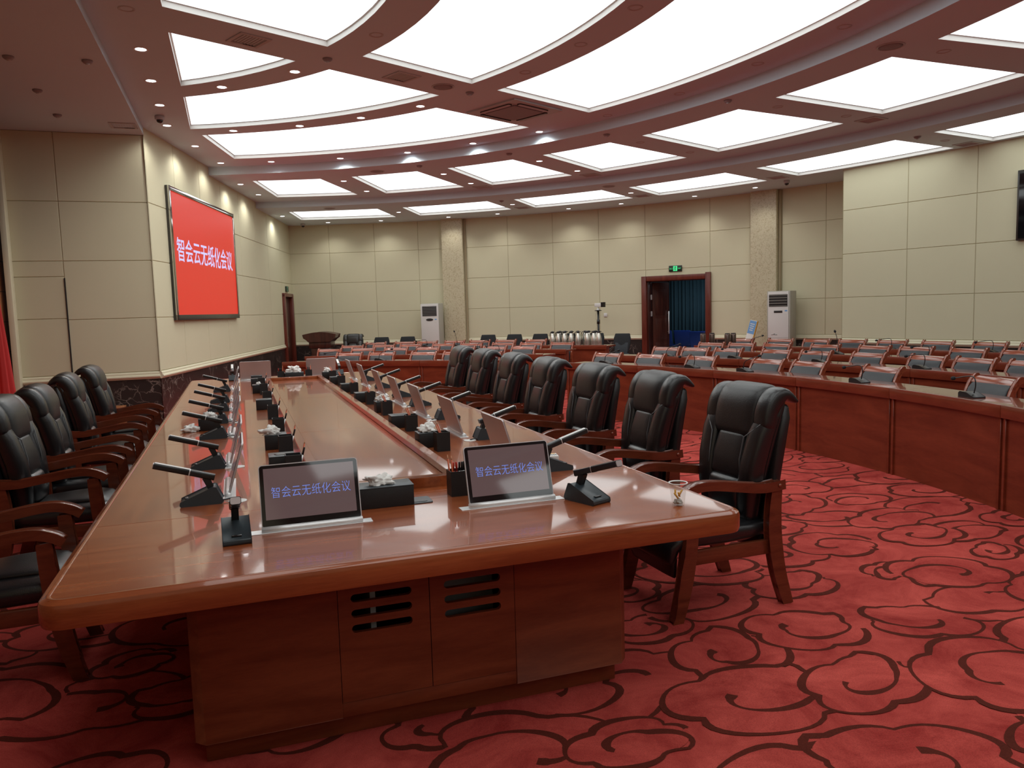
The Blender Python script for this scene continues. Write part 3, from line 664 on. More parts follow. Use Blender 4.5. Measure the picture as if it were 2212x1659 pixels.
# ================================================================ DOORS, SCREEN, SIGNS
def wall_frame(p, ang): return Matrix.Translation((p.x, p.y, 0)) @ Matrix.Rotation(ang, 4, 'Z')
def build_doors():
    # right doorway in the back wall: frame, open leaf, corridor beyond
    a0, a1 = 40.26, 34.20; p0, p1 = pol(CC, RW-.03, a0), pol(CC, RW-.03, a1); d = p1-p0; Wd = d.length; ang = math.atan2(d.y, d.x)
    t = bpy.data.objects.new('door_1', None); COL.objects.link(t); t['kind'] = 'structure'; t.location = (p0.x, p0.y, 0); t.rotation_euler = (0, 0, ang)
    # local x along the wall, local -y into the room (check sign)
    n = inward(p0, p1); s = 1 if Vector((-math.sin(ang), math.cos(ang))).dot(n) > 0 else -1
    def part(nm, mb, mat, bev=0, par=None):
        o = mb.obj(nm, mat, par or t, bev); return o
    mb = MB(); mb.box((.06, 0, 1.125), (.12, .12, 2.25)); mb.box((Wd-.06, 0, 1.14), (.12, .12, 2.28)); mb.box((Wd/2, 0, 2.19), (Wd-.2, .10, .12))
    part('door_frame', mb, M['wframe'], .008)
    mb = MB(); mb.box((.135, -s*.12, 1.07), (.03, .2, 2.13)); mb.box((Wd-.135, -s*.12, 1.07), (.03, .2, 2.13)); mb.box((Wd/2, -s*.12, 2.125), (Wd-.25, .2, .02)); part('door_lining', mb, M['wdark'], .003)
    lf = MB(); TL = Matrix.Translation((.17, -s*.2, 0)) @ Matrix.Rotation(-s*R_(58), 4, 'Z')
    lf.box((.24, 0, 1.05), (.48, .045, 2.10), 0, TL)
    for zz, hh in ((1.62, .62), (.98, .5), (.4, .5)):
        for q in (1, -1):
            lf.box((.24, q*.024, zz), (.34, .006, hh), 0, TL); lf.box((.24, q*.028, zz), (.28, .008, hh-.08), 0, TL)
    leaf = part('door_leaf', lf, M['wdark'], .004)
    hb = MB(); hb.tube([(.44, s*.06, .85), (.44, s*.06, 1.40)], .014, 10, T=TL); hb.tube([(.44, s*.02, .9), (.44, s*.06, .9)], .008, 8, T=TL); hb.tube([(.44, s*.02, 1.35), (.44, s*.06, 1.35)], .008, 8, T=TL); hb.obj('door_handle', M['silver'], leaf)
    for zz in (1.75, 1.35):
        hg = MB(); hg.box((.158, -s*.19, zz), (.02, .03, .12)); hg.obj('hinge', M['silver'], t)
    # corridor: floor is shared, far wall, side walls and ceiling
    c = MB(); D = 4.2
    def P(x, y, z): q = Matrix.Translation((p0.x, p0.y, 0)) @ Matrix.Rotation(ang, 4, 'Z') @ Vector((x, -s*y, z)); return tuple(q)
    x0, x1 = -1.6, Wd+2.6
    c.add([P(x0, .25, 0), P(x0, D, 0), P(x1, D, 0), P(x1, .25, 0), P(x0, .25, 2.9), P(x0, D, 2.9), P(x1, D, 2.9), P(x1, .25, 2.9)], [(0, 1, 5, 4), (1, 2, 6, 5), (2, 3, 7, 6), (4, 5, 6, 7)])
    struct('wall_corridor', c, M['farwall'])
    fl = MB(); fl.add([P(x0, .02, .004), P(x0, D, .004), P(x1, D, .004), P(x1, .02, .004)], [(0, 1, 2, 3)]); struct('floor_corridor', fl, M['grey'])
    # curtains
    for k, (xa, xb) in enumerate(((-.9, .95), (1.02, 3.2))):
        cu = MB(); N = 90; vs = []
        for i in range(N+1):
            x = xa+(xb-xa)*i/N; off = .05*math.sin(i*1.15)+.03*math.sin(i*.43+1)
            vs += [P(x, D-.25+off, .05), P(x, D-.25+off*.7, 2.7)]
        cu.add(vs, [(2*i, 2*i+2, 2*i+3, 2*i+1) for i in range(N)], 0, True)
        o = cu.obj('curtain', M['teal']); o.modifiers.new('thickness', 'SOLIDIFY').thickness = .004
        tag(o, ('pleated teal curtain on the left behind the open doorway', 'pleated teal curtain on the right behind the open doorway')[k], 'curtain', 'corridor curtains')
    l = bpy.data.lights.new('corridor_fill_light', 'AREA'); l.energy = 30; l.size = .8; l.color = (.75, .88, 1.0)  # added fill lamp, out of view, brightens the curtains behind the doorway
    lo = thing('corridor_fill_lamp', 'unseen fill lamp added to light the corridor beyond the open doorway', 'ceiling light', P(1.0, 1.8, 2.86)); 
    b = MB(); b.box((0, 0, 0), (.6, .6, .05)); b.obj('housing', M['white'], lo, .004)
    la = bpy.data.objects.new('lamp', l); COL.objects.link(la); la.parent = lo; la.location = (0, 0, -.04)
    # row of blue waiting seats
    def seat_bench(x, y, rz, ns, lb):
        q = P(x, y, 0); t = thing('waiting_bench', lb, 'bench', q, ang+rz)
        for k in range(ns):
            mb = MB(); mb.cushion([(.22, .43), (.1, .415), (-.1, .41), (-.2, .45), (-.26, .55), (-.31, .78), (-.33, .84)], [.24]*7, [.012]*7, cx=(k-(ns-1)/2)*.54)
            mb.obj('seat', M['blue'], t)
        mb = MB(); mb.tube([(-ns*.27, 0, .36), (ns*.27, 0, .36)], .03, 8)
        for e in (-1, 1): mb.tube([(e*(ns*.27-.2), .25, .02), (e*(ns*.27-.2), 0, .36), (e*(ns*.27-.2), -.28, .02)], .02, 8)
        mb.obj('frame', M['silver'], t)
    seat_bench(1.25, 2.2, R_(180) if s > 0 else 0, 3, 'row of three blue plastic waiting seats seen through the open doorway')
    seat_bench(-.3, 3.0, R_(180) if s > 0 else 0, 2, 'pair of blue waiting seats behind the door leaf')
    # left doorway beside the far corner
    dW = (W2-W1).normalized(); q0 = W1+dW*8.72; L = 1.15; a = math.atan2(dW.y, dW.x)
    t2 = bpy.data.objects.new('door_2', None); COL.objects.link(t2); t2['kind'] = 'structure'; t2.location = (q0.x, q0.y, 0); t2.rotation_euler = (0, 0, a)
    mb = MB(); mb.box((.05, -.02, 1.05), (.1, .12, 2.12)); mb.box((L-.05, -.02, 1.05), (.1, .12, 2.12)); mb.box((L/2, -.02, 2.09), (L, .11, .09)); mb.obj('door_frame', M['wframe'], t2, .006)
    mb = MB(); mb.box((L/2, .04, 1.02), (L-.2, .045, 2.04)); mb.box((L/2, .012, 1.5), (L-.5, .01, .8)); mb.box((L/2, .012, .5), (L-.5, .01, .7)); lf = mb.obj('door_leaf', M['wdark'], t2, .004)
    mb = MB(); mb.tube([(.22, -.03, 1.0), (.33, -.03, 1.0)], .01, 8); mb.obj('door_handle', M['silver'], lf)
    # exit signs
    def exit_sign(p, rz, wd, lit, lb):
        t = thing('exit_sign', lb, 'sign', p, rz)
        mb = MB(); mb.box((0, 0, 0), (wd, .025, .14)); mb.obj('housing', M['signbk'], t, .004)
        g = M['green'] if lit else M['greendim']; F = -.0135
        mb = MB(); mb.box((0, F, 0), (.10, .002, .115)); mb.obj('doorway_symbol', g, t)
        mb = MB(); Fm = F-.0015
        mb.lathe([(.001, -.0005), (.010, 0), (.001, .0005)], 12, T=Matrix.Translation((.006, Fm, .038)) @ Matrix.Rotation(R_(90), 4, 'X'))
        for a_, b_ in (((.004, .026), (-.004, -.002)), ((.004, .024), (.026, .014)), ((.002, .024), (-.024, .012)), ((-.004, -.002), (.014, -.022)), ((.014, -.022), (.008, -.046)), ((-.004, -.002), (-.014, -.026)), ((-.014, -.026), (-.034, -.032))):
            mb.tube([(a_[0], Fm, a_[1]), (b_[0], Fm, b_[1])], .0055, 6)
        mb.obj('running_figure', M['signbk'], t)
        if lit:
            text_obj('lettering', '出口', .07, .034, g, t, (-.105, F, 0), (R_(90), 0, 0))
            text_obj('lettering', 'EXIT', .07, .030, g, t, (.105, F, 0), (R_(90), 0, 0))
    pe = pol(CC, RW-.05, 37.25)
    exit_sign((pe.x, pe.y, 2.40), ang if s < 0 else ang+PI, .32, True, 'lit green running-man exit sign above the open doorway in back wall')
    pq = W1+dW*9.3; nW = inward(W1, W2)
    exit_sign((pq.x+nW.x*.03, pq.y+nW.y*.03, 2.25), a, .30, False, 'small dim exit sign above the narrow door in the far left corner')
    # wall switch
    ps = pol(CC, RW-.03, 43.67); rz = ang if s < 0 else ang+PI
    t = thing('wall_switch', 'white square wall switch left of the open doorway', 'switch', (ps.x, ps.y, 1.35), rz+R_(4))
    mb = MB(); mb.box((0, 0, 0), (.09, .012, .09)); mb.obj('plate', M['white'], t, .002)
    mb = MB(); mb.box((0, -.008, 0), (.05, .006, .06)); mb.obj('rocker', M['white'], t, .001)
    # LED screen
    T0 = W1+dW*1.0; nrm = nW; c0 = W1+dW*((Vector((-.85, 12.89))-W1).dot(dW)-.13); c1 = W1+dW*((Vector((.04, 16.34))-W1).dot(dW)-.13); Ls = (c1-c0).length
    t = thing('wall_screen', 'large red wall screen with lavender Chinese characters and mirrored frame on left wall', 'screen', (c0.x+nrm.x*.013, c0.y+nrm.y*.013, 2.55), a)
    mb = MB(); mb.box((Ls/2, -.02, 0), (Ls, .04, 2.0)); mb.obj('housing', M['bezel'], t, .004)
    mb = MB(); mb.box((Ls/2, -.048, .965), (Ls, .03, .07)); mb.box((.03, -.048, 0), (.06, .03, 2.0)); mb.box((Ls-.03, -.048, 0), (.06, .03, 2.0)); mb.obj('mirror_frame', M['mirror'], t, .003)
    mb = MB(); mb.box((Ls/2, -.048, -.96), (Ls, .03, .08)); mb.obj('lower_frame', M['bezel'], t, .003)
    mb = MB(); mb.box((Ls/2, -.043, 0), (Ls-.12, .006, 1.88)); mb.obj('display', M['led'], t)
    text_obj('lettering', '智会云无纸化会议', Ls*.87, .37, M['ledtext'], t, (Ls*.495, -.048, .08), (R_(90), 0, 0), bold=.008)
    # dark display at right picture edge
    A = Vector((10.76, 11.78)); e = Vector((.2378, -.9713)); nA = inward(A, A+e); pA = A+e*3.0
    t = thing('wall_television', 'black wall television cut by the right edge of the picture', 'television', (pA.x+nA.x*.014, pA.y+nA.y*.014, 2.92), math.atan2(e.y, e.x))
    sg = 1 if Vector((-e.y, e.x)).dot(nA) > 0 else -1
    mb = MB(); mb.box((.93, sg*.03, 0), (1.86, .06, 1.06)); mb.obj('housing', M['bezel'], t, .006)
    mb = MB(); mb.box((.93, sg*.062, 0), (1.80, .006, 1.0)); mb.obj('display', M['glass_black'], t)
    # dark stage display, left picture edge
    t = thing('stage_screen', 'dark stage display above the orange slat wall at the left picture edge', 'screen', (-2.865, 10.2, 3.3))
    mb = MB(); mb.box((0, 0, 0), (.04, 3.4, 1.66)); mb.obj('housing', M['bezel'], t, .004)
    mb = MB(); mb.box((.022, 0, 0), (.005, 3.3, 1.58)); mb.obj('display', M['glass_black'], t)
build_doors()

# ================================================================ CONFERENCE TABLE
def build_table():
    t = thing('conference_table', 'large rectangular reddish-brown lacquered conference table with raised centre frame', 'table', (0, 0, 0))
    X0, X1, Y0, Y1 = -.61, 1.86, 2.53, 11.0
    rx0, rx1, ry0, ry1 = .30, .98, 3.50, 10.08
    ed = .035
    # tabletop leaves, laid with fine joints
    top = MB(); th = .03; g = .0007
    def leaf(x0, x1, y0, y1, mi): top.box(((x0+x1)/2, (y0+y1)/2, TZ-th/2), (x1-x0-2*g, y1-y0-2*g, th), mi)
    xa, xb, ya, yb = X0+ed, X1-ed, Y0+ed, Y1-ed
    jy = [3.42, 5.48, 7.75, 10.1]
    leaf(xa, xb, ya, jy[0], 1)
    for a, b in zip(jy[:-1], jy[1:]): leaf(xa, rx0+.02, a, b, 0); leaf(rx1-.02, xb, a, b, 0)
    leaf(xa, xb, jy[-1], yb, 1)
    leaf(rx0+.02, rx1-.02, jy[0], ry0+.05, 0)
    top.obj('tabletop', [M['wtable'], M['wtablex']], t, .0012, 1)
    # moulded edge swept round the rounded rectangle
    prof = [(-.001, 0), (.003, .0015), (.010, .0015), (.014, -.002), (.022, -.004), (.031, -.010), (.035, -.022), (.035, -.070), (.030, -.085), (-.06, -.085), (-.06, -.03), (-.001, -.03)]
    loop = []; r = .045; K = 8
    for (cx, cy, a0) in ((xb-r, yb-r, 0), (xa+r, yb-r, 90), (xa+r, ya+r, 180), (xb-r, ya+r, 270)):
        for j in range(K+1): a = R_(a0+90*j/K); loop.append((cx, cy, math.cos(a), math.sin(a)))
    vs = []
    for cx, cy, ca, sa in loop:
        for o, z in prof: vs.append((cx+(r+o)*ca, cy+(r+o)*sa, TZ+z))
    n, k = len(loop), len(prof)
    mb = MB(); mb.add(vs, [(i*k+j, i*k+(j+1) % k, ((i+1) % n)*k+(j+1) % k, ((i+1) % n)*k+j) for i in range(n) for j in range(k)], 0, False)
    o = mb.obj('edge_moulding', M['wtablex'], t); o.data.polygons.foreach_set('use_smooth', [True]*len(o.data.polygons)); o.data.set_sharp_from_angle(angle=R_(30))
    # raised centre frame and sunken centre panel
    fr = MB(); hz = .05; w_ = .055
    for x in (rx0, rx1-w_): fr.prism([(x, TZ-.01), (x+w_, TZ-.01), (x+w_, TZ+hz), (x, TZ+hz)], ry0, ry1, 'y')
    for y in (ry0, ry1-w_): fr.box(((rx0+rx1)/2, y+w_/2, TZ+hz/2-.005), (rx1-rx0-2*w_, w_, hz+.01))
    fr.obj('centre_frame', M['wtable'], t, .003)
    cp = MB()
    for a, b in zip([ry0+w_, 5.48, 7.75], [5.48, 7.75, ry1-w_]): cp.box(((rx0+rx1)/2, (a+b)/2, TZ+.006), (rx1-rx0-2*w_, b-a-.002, .012))
    cp.obj('centre_panel', M['wtable'], t, .001, 1)
    # underframe cabinets
    bx0, bx1, by0, by1 = -.22, 1.46, 2.79, 10.72
    b = MB()
    ch = .035
    def board(x0, x1, y0, y1, z0, z1): b.box(((x0+x1)/2, (y0+y1)/2, (z0+z1)/2), (x1-x0, y1-y0, z1-z0))
    b.prism([(bx0, by0+ch), (bx0+ch, by0), (.285, by0), (.285, by0+.03), (bx0+.05, by0+.03)], .10, TZ-.03)
    b.prism([(.965, by0), (bx1-ch, by0), (bx1, by0+ch), (bx1-.05, by0+.03), (.965, by0+.03)], .10, TZ-.03)
    board(.285, .965, by0+.003, by0+.03, .10, .155); board(.285, .965, by0+.003, by0+.03, .66, .73)
    board(bx0, bx0+.03, by0+ch, by1, .10, .73); board(bx1-.03, bx1, by0+ch, by1, .10, .73)
    board(bx0, bx1, by1-.03, by1, .10, .73); board(bx0+.03, bx1-.03, by0+.03, by1-.03, .10, .12)
    b.obj('base_panels', M['wbase'], t, .002)
    pl = MB(); pl.box(((bx0+bx1)/2, (by0+by1)/2+.035, .05), (bx1-bx0-.06, by1-by0-.07, .10)); pl.obj('plinth', M['wbase'], t, .003)
    for (x0, x1) in ((.287, .624), (.627, .963)):
        holes = []
        zc = (.545, .487, .430); xc = (x0+x1)/2 + (-.01 if x0 < .5 else .0)
        outer = [Vector((x0, .157, 0)), Vector((x1, .157, 0)), Vector((x1, .658, 0)), Vector((x0, .658, 0))]
        loops = [outer] + [[Vector((px, pz, 0)) for px, pz in rrect(.225, .030, .0149, 6, xc, z)] for z in zc]
        tr = tessellate_polygon(loops); flat = [p for l in loops for p in l]; N = len(flat)
        d = MB(); yA, yB = by0, by0+.02
        vs = [(p.x, yA, p.y) for p in flat] + [(p.x, yB, p.y) for p in flat]
        fs = [tuple(q) for q in tr] + [tuple(i+N for i in q) for q in tr]
        o_ = 0
        for l in loops:
            m_ = len(l); fs += [(o_+i, o_+(i+1) % m_, N+o_+(i+1) % m_, N+o_+i) for i in range(m_)]; o_ += m_
        d.add(vs, fs); d.obj('door', M['wbase'], t)
    inn = MB(); inn.box((.42, by0+.20, .40), (.02, .3, .5)); inn.box((.80, by0+.25, .35), (.3, .02, .5)); inn.obj('inner_shelf', M['grey'], t)
    return t
build_table()

# ================================================================ EXECUTIVE CHAIR
def make_exec():
    t = thing('armchair', 'x', 'chair')
    # seat cushion, drooping over the front edge
    mb = MB()
    secs = []
    path = [(-.24, .405), (-.12, .40), (.05, .405), (.2, .41), (.28, .40), (.325, .365), (.335, .31)]
    mb.cushion(path, [.235, .25, .262, .265, .262, .255, .245], [.055, .062, .066, .066, .060, .05, .035], p=3.4)
    mb.obj('seat', M['leather'], t)
    mb = MB(); mb.cushion([(-.10, .465), (.05, .472), (.17, .474), (.25, .462), (.30, .43)], [.15, .165, .175, .17, .15], [.02, .026, .028, .026, .018], p=2.8); mb.obj('seat_pad', M['leather2'], t)
    # back: body behind the pads
    bp = [(-.195, .48), (-.215, .58), (-.235, .70), (-.265, .84), (-.30, .97), (-.325, 1.05)]
    bk = MB(); bk.cushion(bp, [.20, .215, .228, .245, .255, .25], [.035, .04, .042, .045, .045, .04]); back = bk.obj('backrest', M['leather'], t)
    for s in (-1, 1):
        mb = MB(); mb.cushion([(-.175, .47), (-.175, .60), (-.19, .74), (-.225, .88), (-.27, .99)], [.052, .060, .064, .064, .060], [.048, .056, .056, .054, .048], cx=0, shift=[s*.158, s*.172, s*.184, s*.196, s*.202], p=3.0, n=20)
        mb.obj('side_bolster', M['leather'], back)
    mb = MB(); mb.cushion([(-.150, .50), (-.148, .56), (-.158, .62)], [.125, .128, .13], [.045, .052, .045], p=3); mb.obj('lumbar_pad', M['leather'], back)
    mb = MB(); mb.cushion([(-.172, .67), (-.185, .76), (-.212, .86)], [.135, .125, .112], [.036, .040, .036], p=4.2); mb.obj('middle_pad', M['leather2'], back)
    # headrest rolling over the top
    hp = smoothpts([(-.225, .90), (-.238, .97), (-.256, 1.04), (-.290, 1.098), (-.345, 1.112), (-.405, 1.078)], 3)
    k = len(hp)
    mb = MB(); mb.cushion(hp, [.170]*k, [.046+.010*math.sin(PI*min(1, i/(k-1)*1.6)) - .030*max(0, (i/(k-1)-.55)/.45) for i in range(k)], p=3.6, cap=.9); mb.obj('headrest', M['leather2'], back)
    for s in (-1, 1):
        mb = MB(); hs = smoothpts([(-.240, .945), (-.252, 1.0), (-.276, 1.05), (-.312, 1.086), (-.355, 1.094), (-.405, 1.060)], 3); k = len(hs)
        mb.cushion(hs, [.060]*k, [.042+.010*math.sin(PI*i/(k-1)) - .028*max(0, (i/(k-1)-.55)/.45) for i in range(k)], cx=s*.205, p=3.0, n=20); mb.obj('headrest_wing', M['leather'], back)
    # rear shell
    mb = MB(); mb.cushion([(-.27, .36), (-.283, .5), (-.297, .70), (-.318, .86), (-.342, .98), (-.352, 1.02)], [.215, .232, .252, .262, .262, .245], [.026, .032, .036, .038, .036, .03], p=5); mb.obj('back_shell', M['leather2'], t)
    mb = MB(); mb.cushion([(-.225, .30), (-.25, .45), (-.262, .56)], [.215, .215, .215], [.03, .03, .025], p=4); mb.obj('lower_back', M['leather'], t)
    # seams
    for s in (-1, 1):
        mb = MB(); mb.tube([(s*.14, -.138, .655), (s*.132, -.142, .76), (s*.14, -.165, .875), (s*.235, -.205, .955)], .0030, 6); mb.obj('seam', M['stitch'], back)
    mb = MB(); mb.box((.232, -.20, .70), (.004, .026, .04)); mb.obj('fabric_tag', M['tag'], back)
    # wooden frame: curved legs, arms, rails
    for s in (-1, 1):
        x0, x1 = (s*.265-.0225, s*.265+.0225)
        fl = smoothpts([(.335, 0), (.29, .17), (.262, .34), (.245, .50), (.235, .628)], 4)
        k = len(fl); mb = MB(); mb.prism(rib(fl, [.05+.018*math.sin(PI*i/(k-1)) for i in range(k)]), x0, x1, 'x'); mb.obj('leg', M['wchair'], t, .005)
        rl = smoothpts([(-.335, 0), (-.28, .18), (-.252, .36), (-.25, .50), (-.262, .628)], 4)
        k = len(rl); mb = MB(); mb.prism(rib(rl, [.05+.02*math.sin(PI*i/(k-1)) for i in range(k)]), x0, x1, 'x'); mb.obj('leg', M['wchair'], t, .005)
        ar = smoothpts([(-.30, .640), (-.18, .632), (-.05, .648), (.10, .672), (.20, .676), (.27, .655), (.305, .632)], 4)
        k = len(ar); mb = MB(); mb.prism(rib(ar, [.037-.009*(i/(k-1)) for i in range(k)]), s*.265-.03, s*.265+.03, 'x'); arm = mb.obj('armrest', M['wchair'], t, .008)
        mb = MB(); mb.lathe([(.001, 0), (.009, .001), (.010, .004), (.001, .006)], 12, T=Matrix.Translation((s*.295, -.27, .638)) @ Matrix.Rotation(s*R_(90), 4, 'Y')); mb.obj('screw_cap', M['wrow'], arm)
        mb = MB(); mb.box((s*.255, .0, .315), (.028, .47, .075)); mb.obj('side_rail', M['wchair'], t, .004)
    mb = MB(); mb.box((0, -.245, .30), (.48, .03, .06)); mb.obj('rear_rail', M['wchair'], t, .004)
    mb = MB(); mb.cushion([(.30, .22), (.31, .30)], [.21, .225], [.02, .03], p=4); mb.obj('front_valance', M['leather'], t)
    return t
ex = make_exec()
RY = [3.53, 4.50, 5.42, 6.40, 7.33, 8.30, 9.25]
for i, y in enumerate(RY):
    place(ex, used, (2.30, y, 0), R_(90) + R_((1, -1, 1.5, 0, -1, 1, 0)[i]), 'black leather armchair with wooden arms on right side of table, %s from the camera' % ORD[i], 'leather armchairs around the conference table')
for i, (y, x) in enumerate([(4.03, -1.08), (5.50, -1.09), (6.35, -1.07), (7.60, -1.10), (8.68, -1.09)]):
    place(ex, used, (x, y, 0), R_(-90) + R_((2, -3, 1, 2, -1)[i]), 'black leather armchair with wooden arms on left side of table, %s from the camera' % ORD[i], 'leather armchairs around the conference table')
pb = pol(CC, 14.35, 66.8)
dup(ex, (pb.x, pb.y, 0), R_(66.8+90), 'tall black leather armchair by the back wall, beside the dark lectern', None, .93)

# ================================================================ DESK ROWS
RRAD = [8.39, 9.98, 11.40, 12.85]
def arc_prism(mb, r0, r1, da, z0, z1, R, mi=0, k=10, pad=0.0):
    """arc slab in a frame whose origin lies on radius R at angle 0; spans +-da degrees"""
    a = R_(da); vs = []
    for i in range(k+1):
        t = -a+2*a*i/k
        for r in (r0, r1):
            for z in (z0, z1): vs.append((r*math.cos(t)-R, r*math.sin(t), z))
    fs = []
    for i in range(k):
        b, c = 4*i, 4*i+4; fs += [(b, b+1, c+1, c), (b+2, c+2, c+3, b+3), (b, c, c+2, b+2), (b+1, b+3, c+3, c+1)]
    fs += [(0, 2, 3, 1), (4*k, 4*k+1, 4*k+3, 4*k+2)]
    return mb.add(vs, fs, mi)
def make_desk(R, da):
    t = thing('curved_desk', 'x', 'desk'); dm = math.degrees(.0012/R)
    mb = MB(); arc_prism(mb, R+.022, R+.46, da-dm, DZ-.045, DT, R); mb.obj('desktop', M['wdesktop'], t, .003, 1)
    mb = MB(); arc_prism(mb, R-.008, R+.022, da-dm, DZ-.095, DZ, R); mb.obj('apron', M['wdesk'], t, .004, 2)
    mb = MB(); arc_prism(mb, R+.022, R+.04, da, .0, DZ-.095, R); mb.obj('front_panel', M['wdesk'], t)
    for s in (-1, 1):
        mb = MB(); mb.box((R*math.cos(R_(da))-R+.018, s*(R*math.sin(R_(da))-.026), (DZ-.095)/2), (.016, .026, DZ-.095), 0); o = mb.obj('batten', M['wdesk'], t, .002, 1)
        mb = MB(); mb.box(((R+.095)*math.cos(R_(da))-R, s*((R+.095)*math.sin(R_(da))-.016), (DZ-.03)/2), (.11, .022, DZ-.03)); mb.obj('side_panel', M['wdesk'], t)
    return t
ROWN = ['front', 'second', 'third', 'back']
rows = {  # (row, block): joint angles
 (0, 'right'): [28.68, 19.87, 11.13, 2.37, -6.44, -15.05, -23.85], (1, 'right'): [31.9, 24.5, 17.1, 9.72, 2.3, -5.1, -12.5], (2, 'right'): [29.7, 23.2, 16.7, 10.2, 3.7, -2.8, -9.3], (3, 'right'): [30.4, 24.7, 19.0, 13.3, 7.6, 1.9, -3.8],
 (0, 'left'): [64.5, 55.7, 47.0, 38.6], (1, 'left'): [65.67, 58.8, 51.9, 45.0, 38.12], (2, 'left'): [66.1, 59.5, 52.9, 46.3, 39.7], (3, 'left'): [66.3, 59.4, 52.5, 45.7, 38.82]}
for (r, side), J in rows.items():
    R = RRAD[r]; n = len(J)-1; da = (J[0]-J[-1])/n/2
    proto = make_desk(R, da); proto['group'] = 'curved desks in rows'
    for i in range(n):
        a = J[0]-da*(2*i+1); p = pol(CD, R, a)
        no = i if side == 'right' else n-1-i
        place(proto, used, (p.x, p.y, 0), R_(a), 'curved red wooden desk section, %s from the aisle, %s row, %s block' % (ORD[no], ROWN[r], side), 'curved desks in rows')

def make_rowchair():
    t = thing('wooden_chair', 'x', 'chair')
    mb = MB(); mb.cushion([(-.2, .44), (0, .435), (.18, .44), (.215, .425)], [.215, .225, .23, .22], [.03, .035, .035, .025], p=4, n=20); mb.obj('seat', M['rowpad'], t)
    for s in (-1, 1):
        post = smoothpts([(-.275, 0), (-.215, .22), (-.205, .46), (-.235, .66), (-.275, .78), (-.325, .855), (-.365, .872)], 3); k = len(post)
        mb = MB(); mb.prism(rib(post, [.038]*(k-3)+[.042, .044, .03]), s*.232-.016, s*.232+.016, 'x'); mb.obj('side_post', M['wrow'], t, .006)
        mb = MB(); mb.prism(rib([(.225, 0), (.205, .2), (.2, .42)], [.032, .038, .04]), s*.215-.016, s*.215+.016, 'x'); mb.obj('leg', M['wrow'], t, .004)
        mb = MB(); mb.box((s*.225, 0, .40), (.022, .42, .05)); mb.obj('side_rail', M['wrow'], t, .003)
    cr = smoothpts([(-.288, .816), (-.306, .838), (-.330, .857), (-.352, .864)], 3); k = len(cr)
    mb = MB(); mb.prism(rib(cr, [.022]*k), -.218, .218, 'x'); mb.obj('top_rail', M['wrow'], t, .004)
    mb = MB(); mb.cushion([(-.20, .50), (-.205, .60), (-.225, .70), (-.252, .770), (-.282, .812)], [.205, .208, .21, .21, .208], [.016, .02, .02, .018, .012], p=5, n=24); mb.obj('backrest', M['rowpad'], t)
    return t
rc = make_rowchair()
RCA = {(0, 'right'): [27.09, 22.22, 16.6, 9.82, 5.9, -.55, -9.06, -15.2], (1, 'right'): [26.16+1.5, 24.11, 20.91, 16.49, 13.03, 8.7, 4.23, .89, -2.6, -6.5], (2, 'right'): [26.9, 24.2, 21.07, 17.03, 13.19, 10.13, 6.6, 3.39, .2],
       (3, 'right'): [27.66, 24.35, 21.45, 18.67, 15.76, 12.57, 9.23, 6.4], (0, 'left'): [58.29, 54.28, 49.19, 45.2, 41.25], (1, 'left'): [64.18, 60.46, 56.74, 53.18, 49.17, 45.6, 42.34],
       (2, 'left'): [64.16, 60.82, 57.87, 54.4, 51.36, 47.95, 44.96, 41.66], (3, 'left'): [63.71, 60.7, 58.4, 55.53, 52.95, 50.27, 47.15]}
RCA[(1, 'right')][0] = 27.0
rnd = random.Random(4)
for (r, side), A in RCA.items():
    for i, a in enumerate(A):
        p = pol(CD, RRAD[r]+.38, a); no = i if side == 'right' else len(A)-1-i
        place(rc, used, (p.x, p.y, 0), R_(a+90+rnd.uniform(-1.5, 1.5)), 'low wooden chair with black pad, %s from the aisle, %s row, %s block' % (ORD[no], ROWN[r], side), 'wooden chairs in the curved rows')

# gooseneck microphones on the row desks
def make_gooseneck(kind):
    t = thing('gooseneck_microphone', 'x', 'microphone')
    mb = MB(); mb.prism([(-.075, 0), (.085, 0), (.085, .008), (.01, .038), (-.06, .042), (-.075, .03)], -.055, .055, 'y', T=Matrix.Rotation(R_(0), 4, 'Z')); mb.obj('base', M['black'], t, .004)
    if kind == 0: nk = [(.03, 0, .035), (.045, 0, .10), (.03, 0, .155), (-.03, 0, .165), (-.20, 0, .135)]
    elif kind == 1: nk = [(.03, 0, .035), (.02, 0, .12), (-.005, 0, .26), (-.03, 0, .33)]
    else: nk = [(-.02, 0, .035), (.0, 0, .11), (.08, 0, .15), (.22, 0, .19)]
    pts = smoothpts(nk, 5); mb = MB(); mb.tube(pts, .0045, 8); mb.obj('gooseneck', M['black'], t)
    a, b = Vector(pts[-2]), Vector(pts[-1]); d = (b-a).normalized()
    mb = MB(); mb.tube([b-d*.01, b-d*.002, b+d*.018, b+d*.032], [.008, .016, .016, .006], 12); mb.obj('foam_head', M['fabric'], t)
    return t
gn = [make_gooseneck(k) for k in range(3)]
GM = [(0, 'right', 24.84, 2), (0, 'right', 14.84, 0), (0, 'right', 9.14, 2), (0, 'right', -2.02, 0), (0, 'right', -11.16, 0), (0, 'left', 52.98, 2), (0, 'left', 58.4, 0),
      (1, 'right', 25.17, 2), (1, 'right', 18.44, 0), (1, 'right', 10.65, 0), (1, 'right', 2.46, 0), (1, 'left', 53.3, 2), (1, 'left', 43.96, 0),
      (2, 'right', 14.59, 1), (2, 'right', 7.87, 0), (2, 'left', 62.0, 2), (2, 'left', 49.64, 2), (3, 'right', 14.78, 0), (3, 'right', 8.02, 0), (3, 'right', 25.74, 2), (3, 'left', 54.66, 1), (3, 'left', 57.91, 0), (3, 'left', 42.2, 0)]
cnt = {}
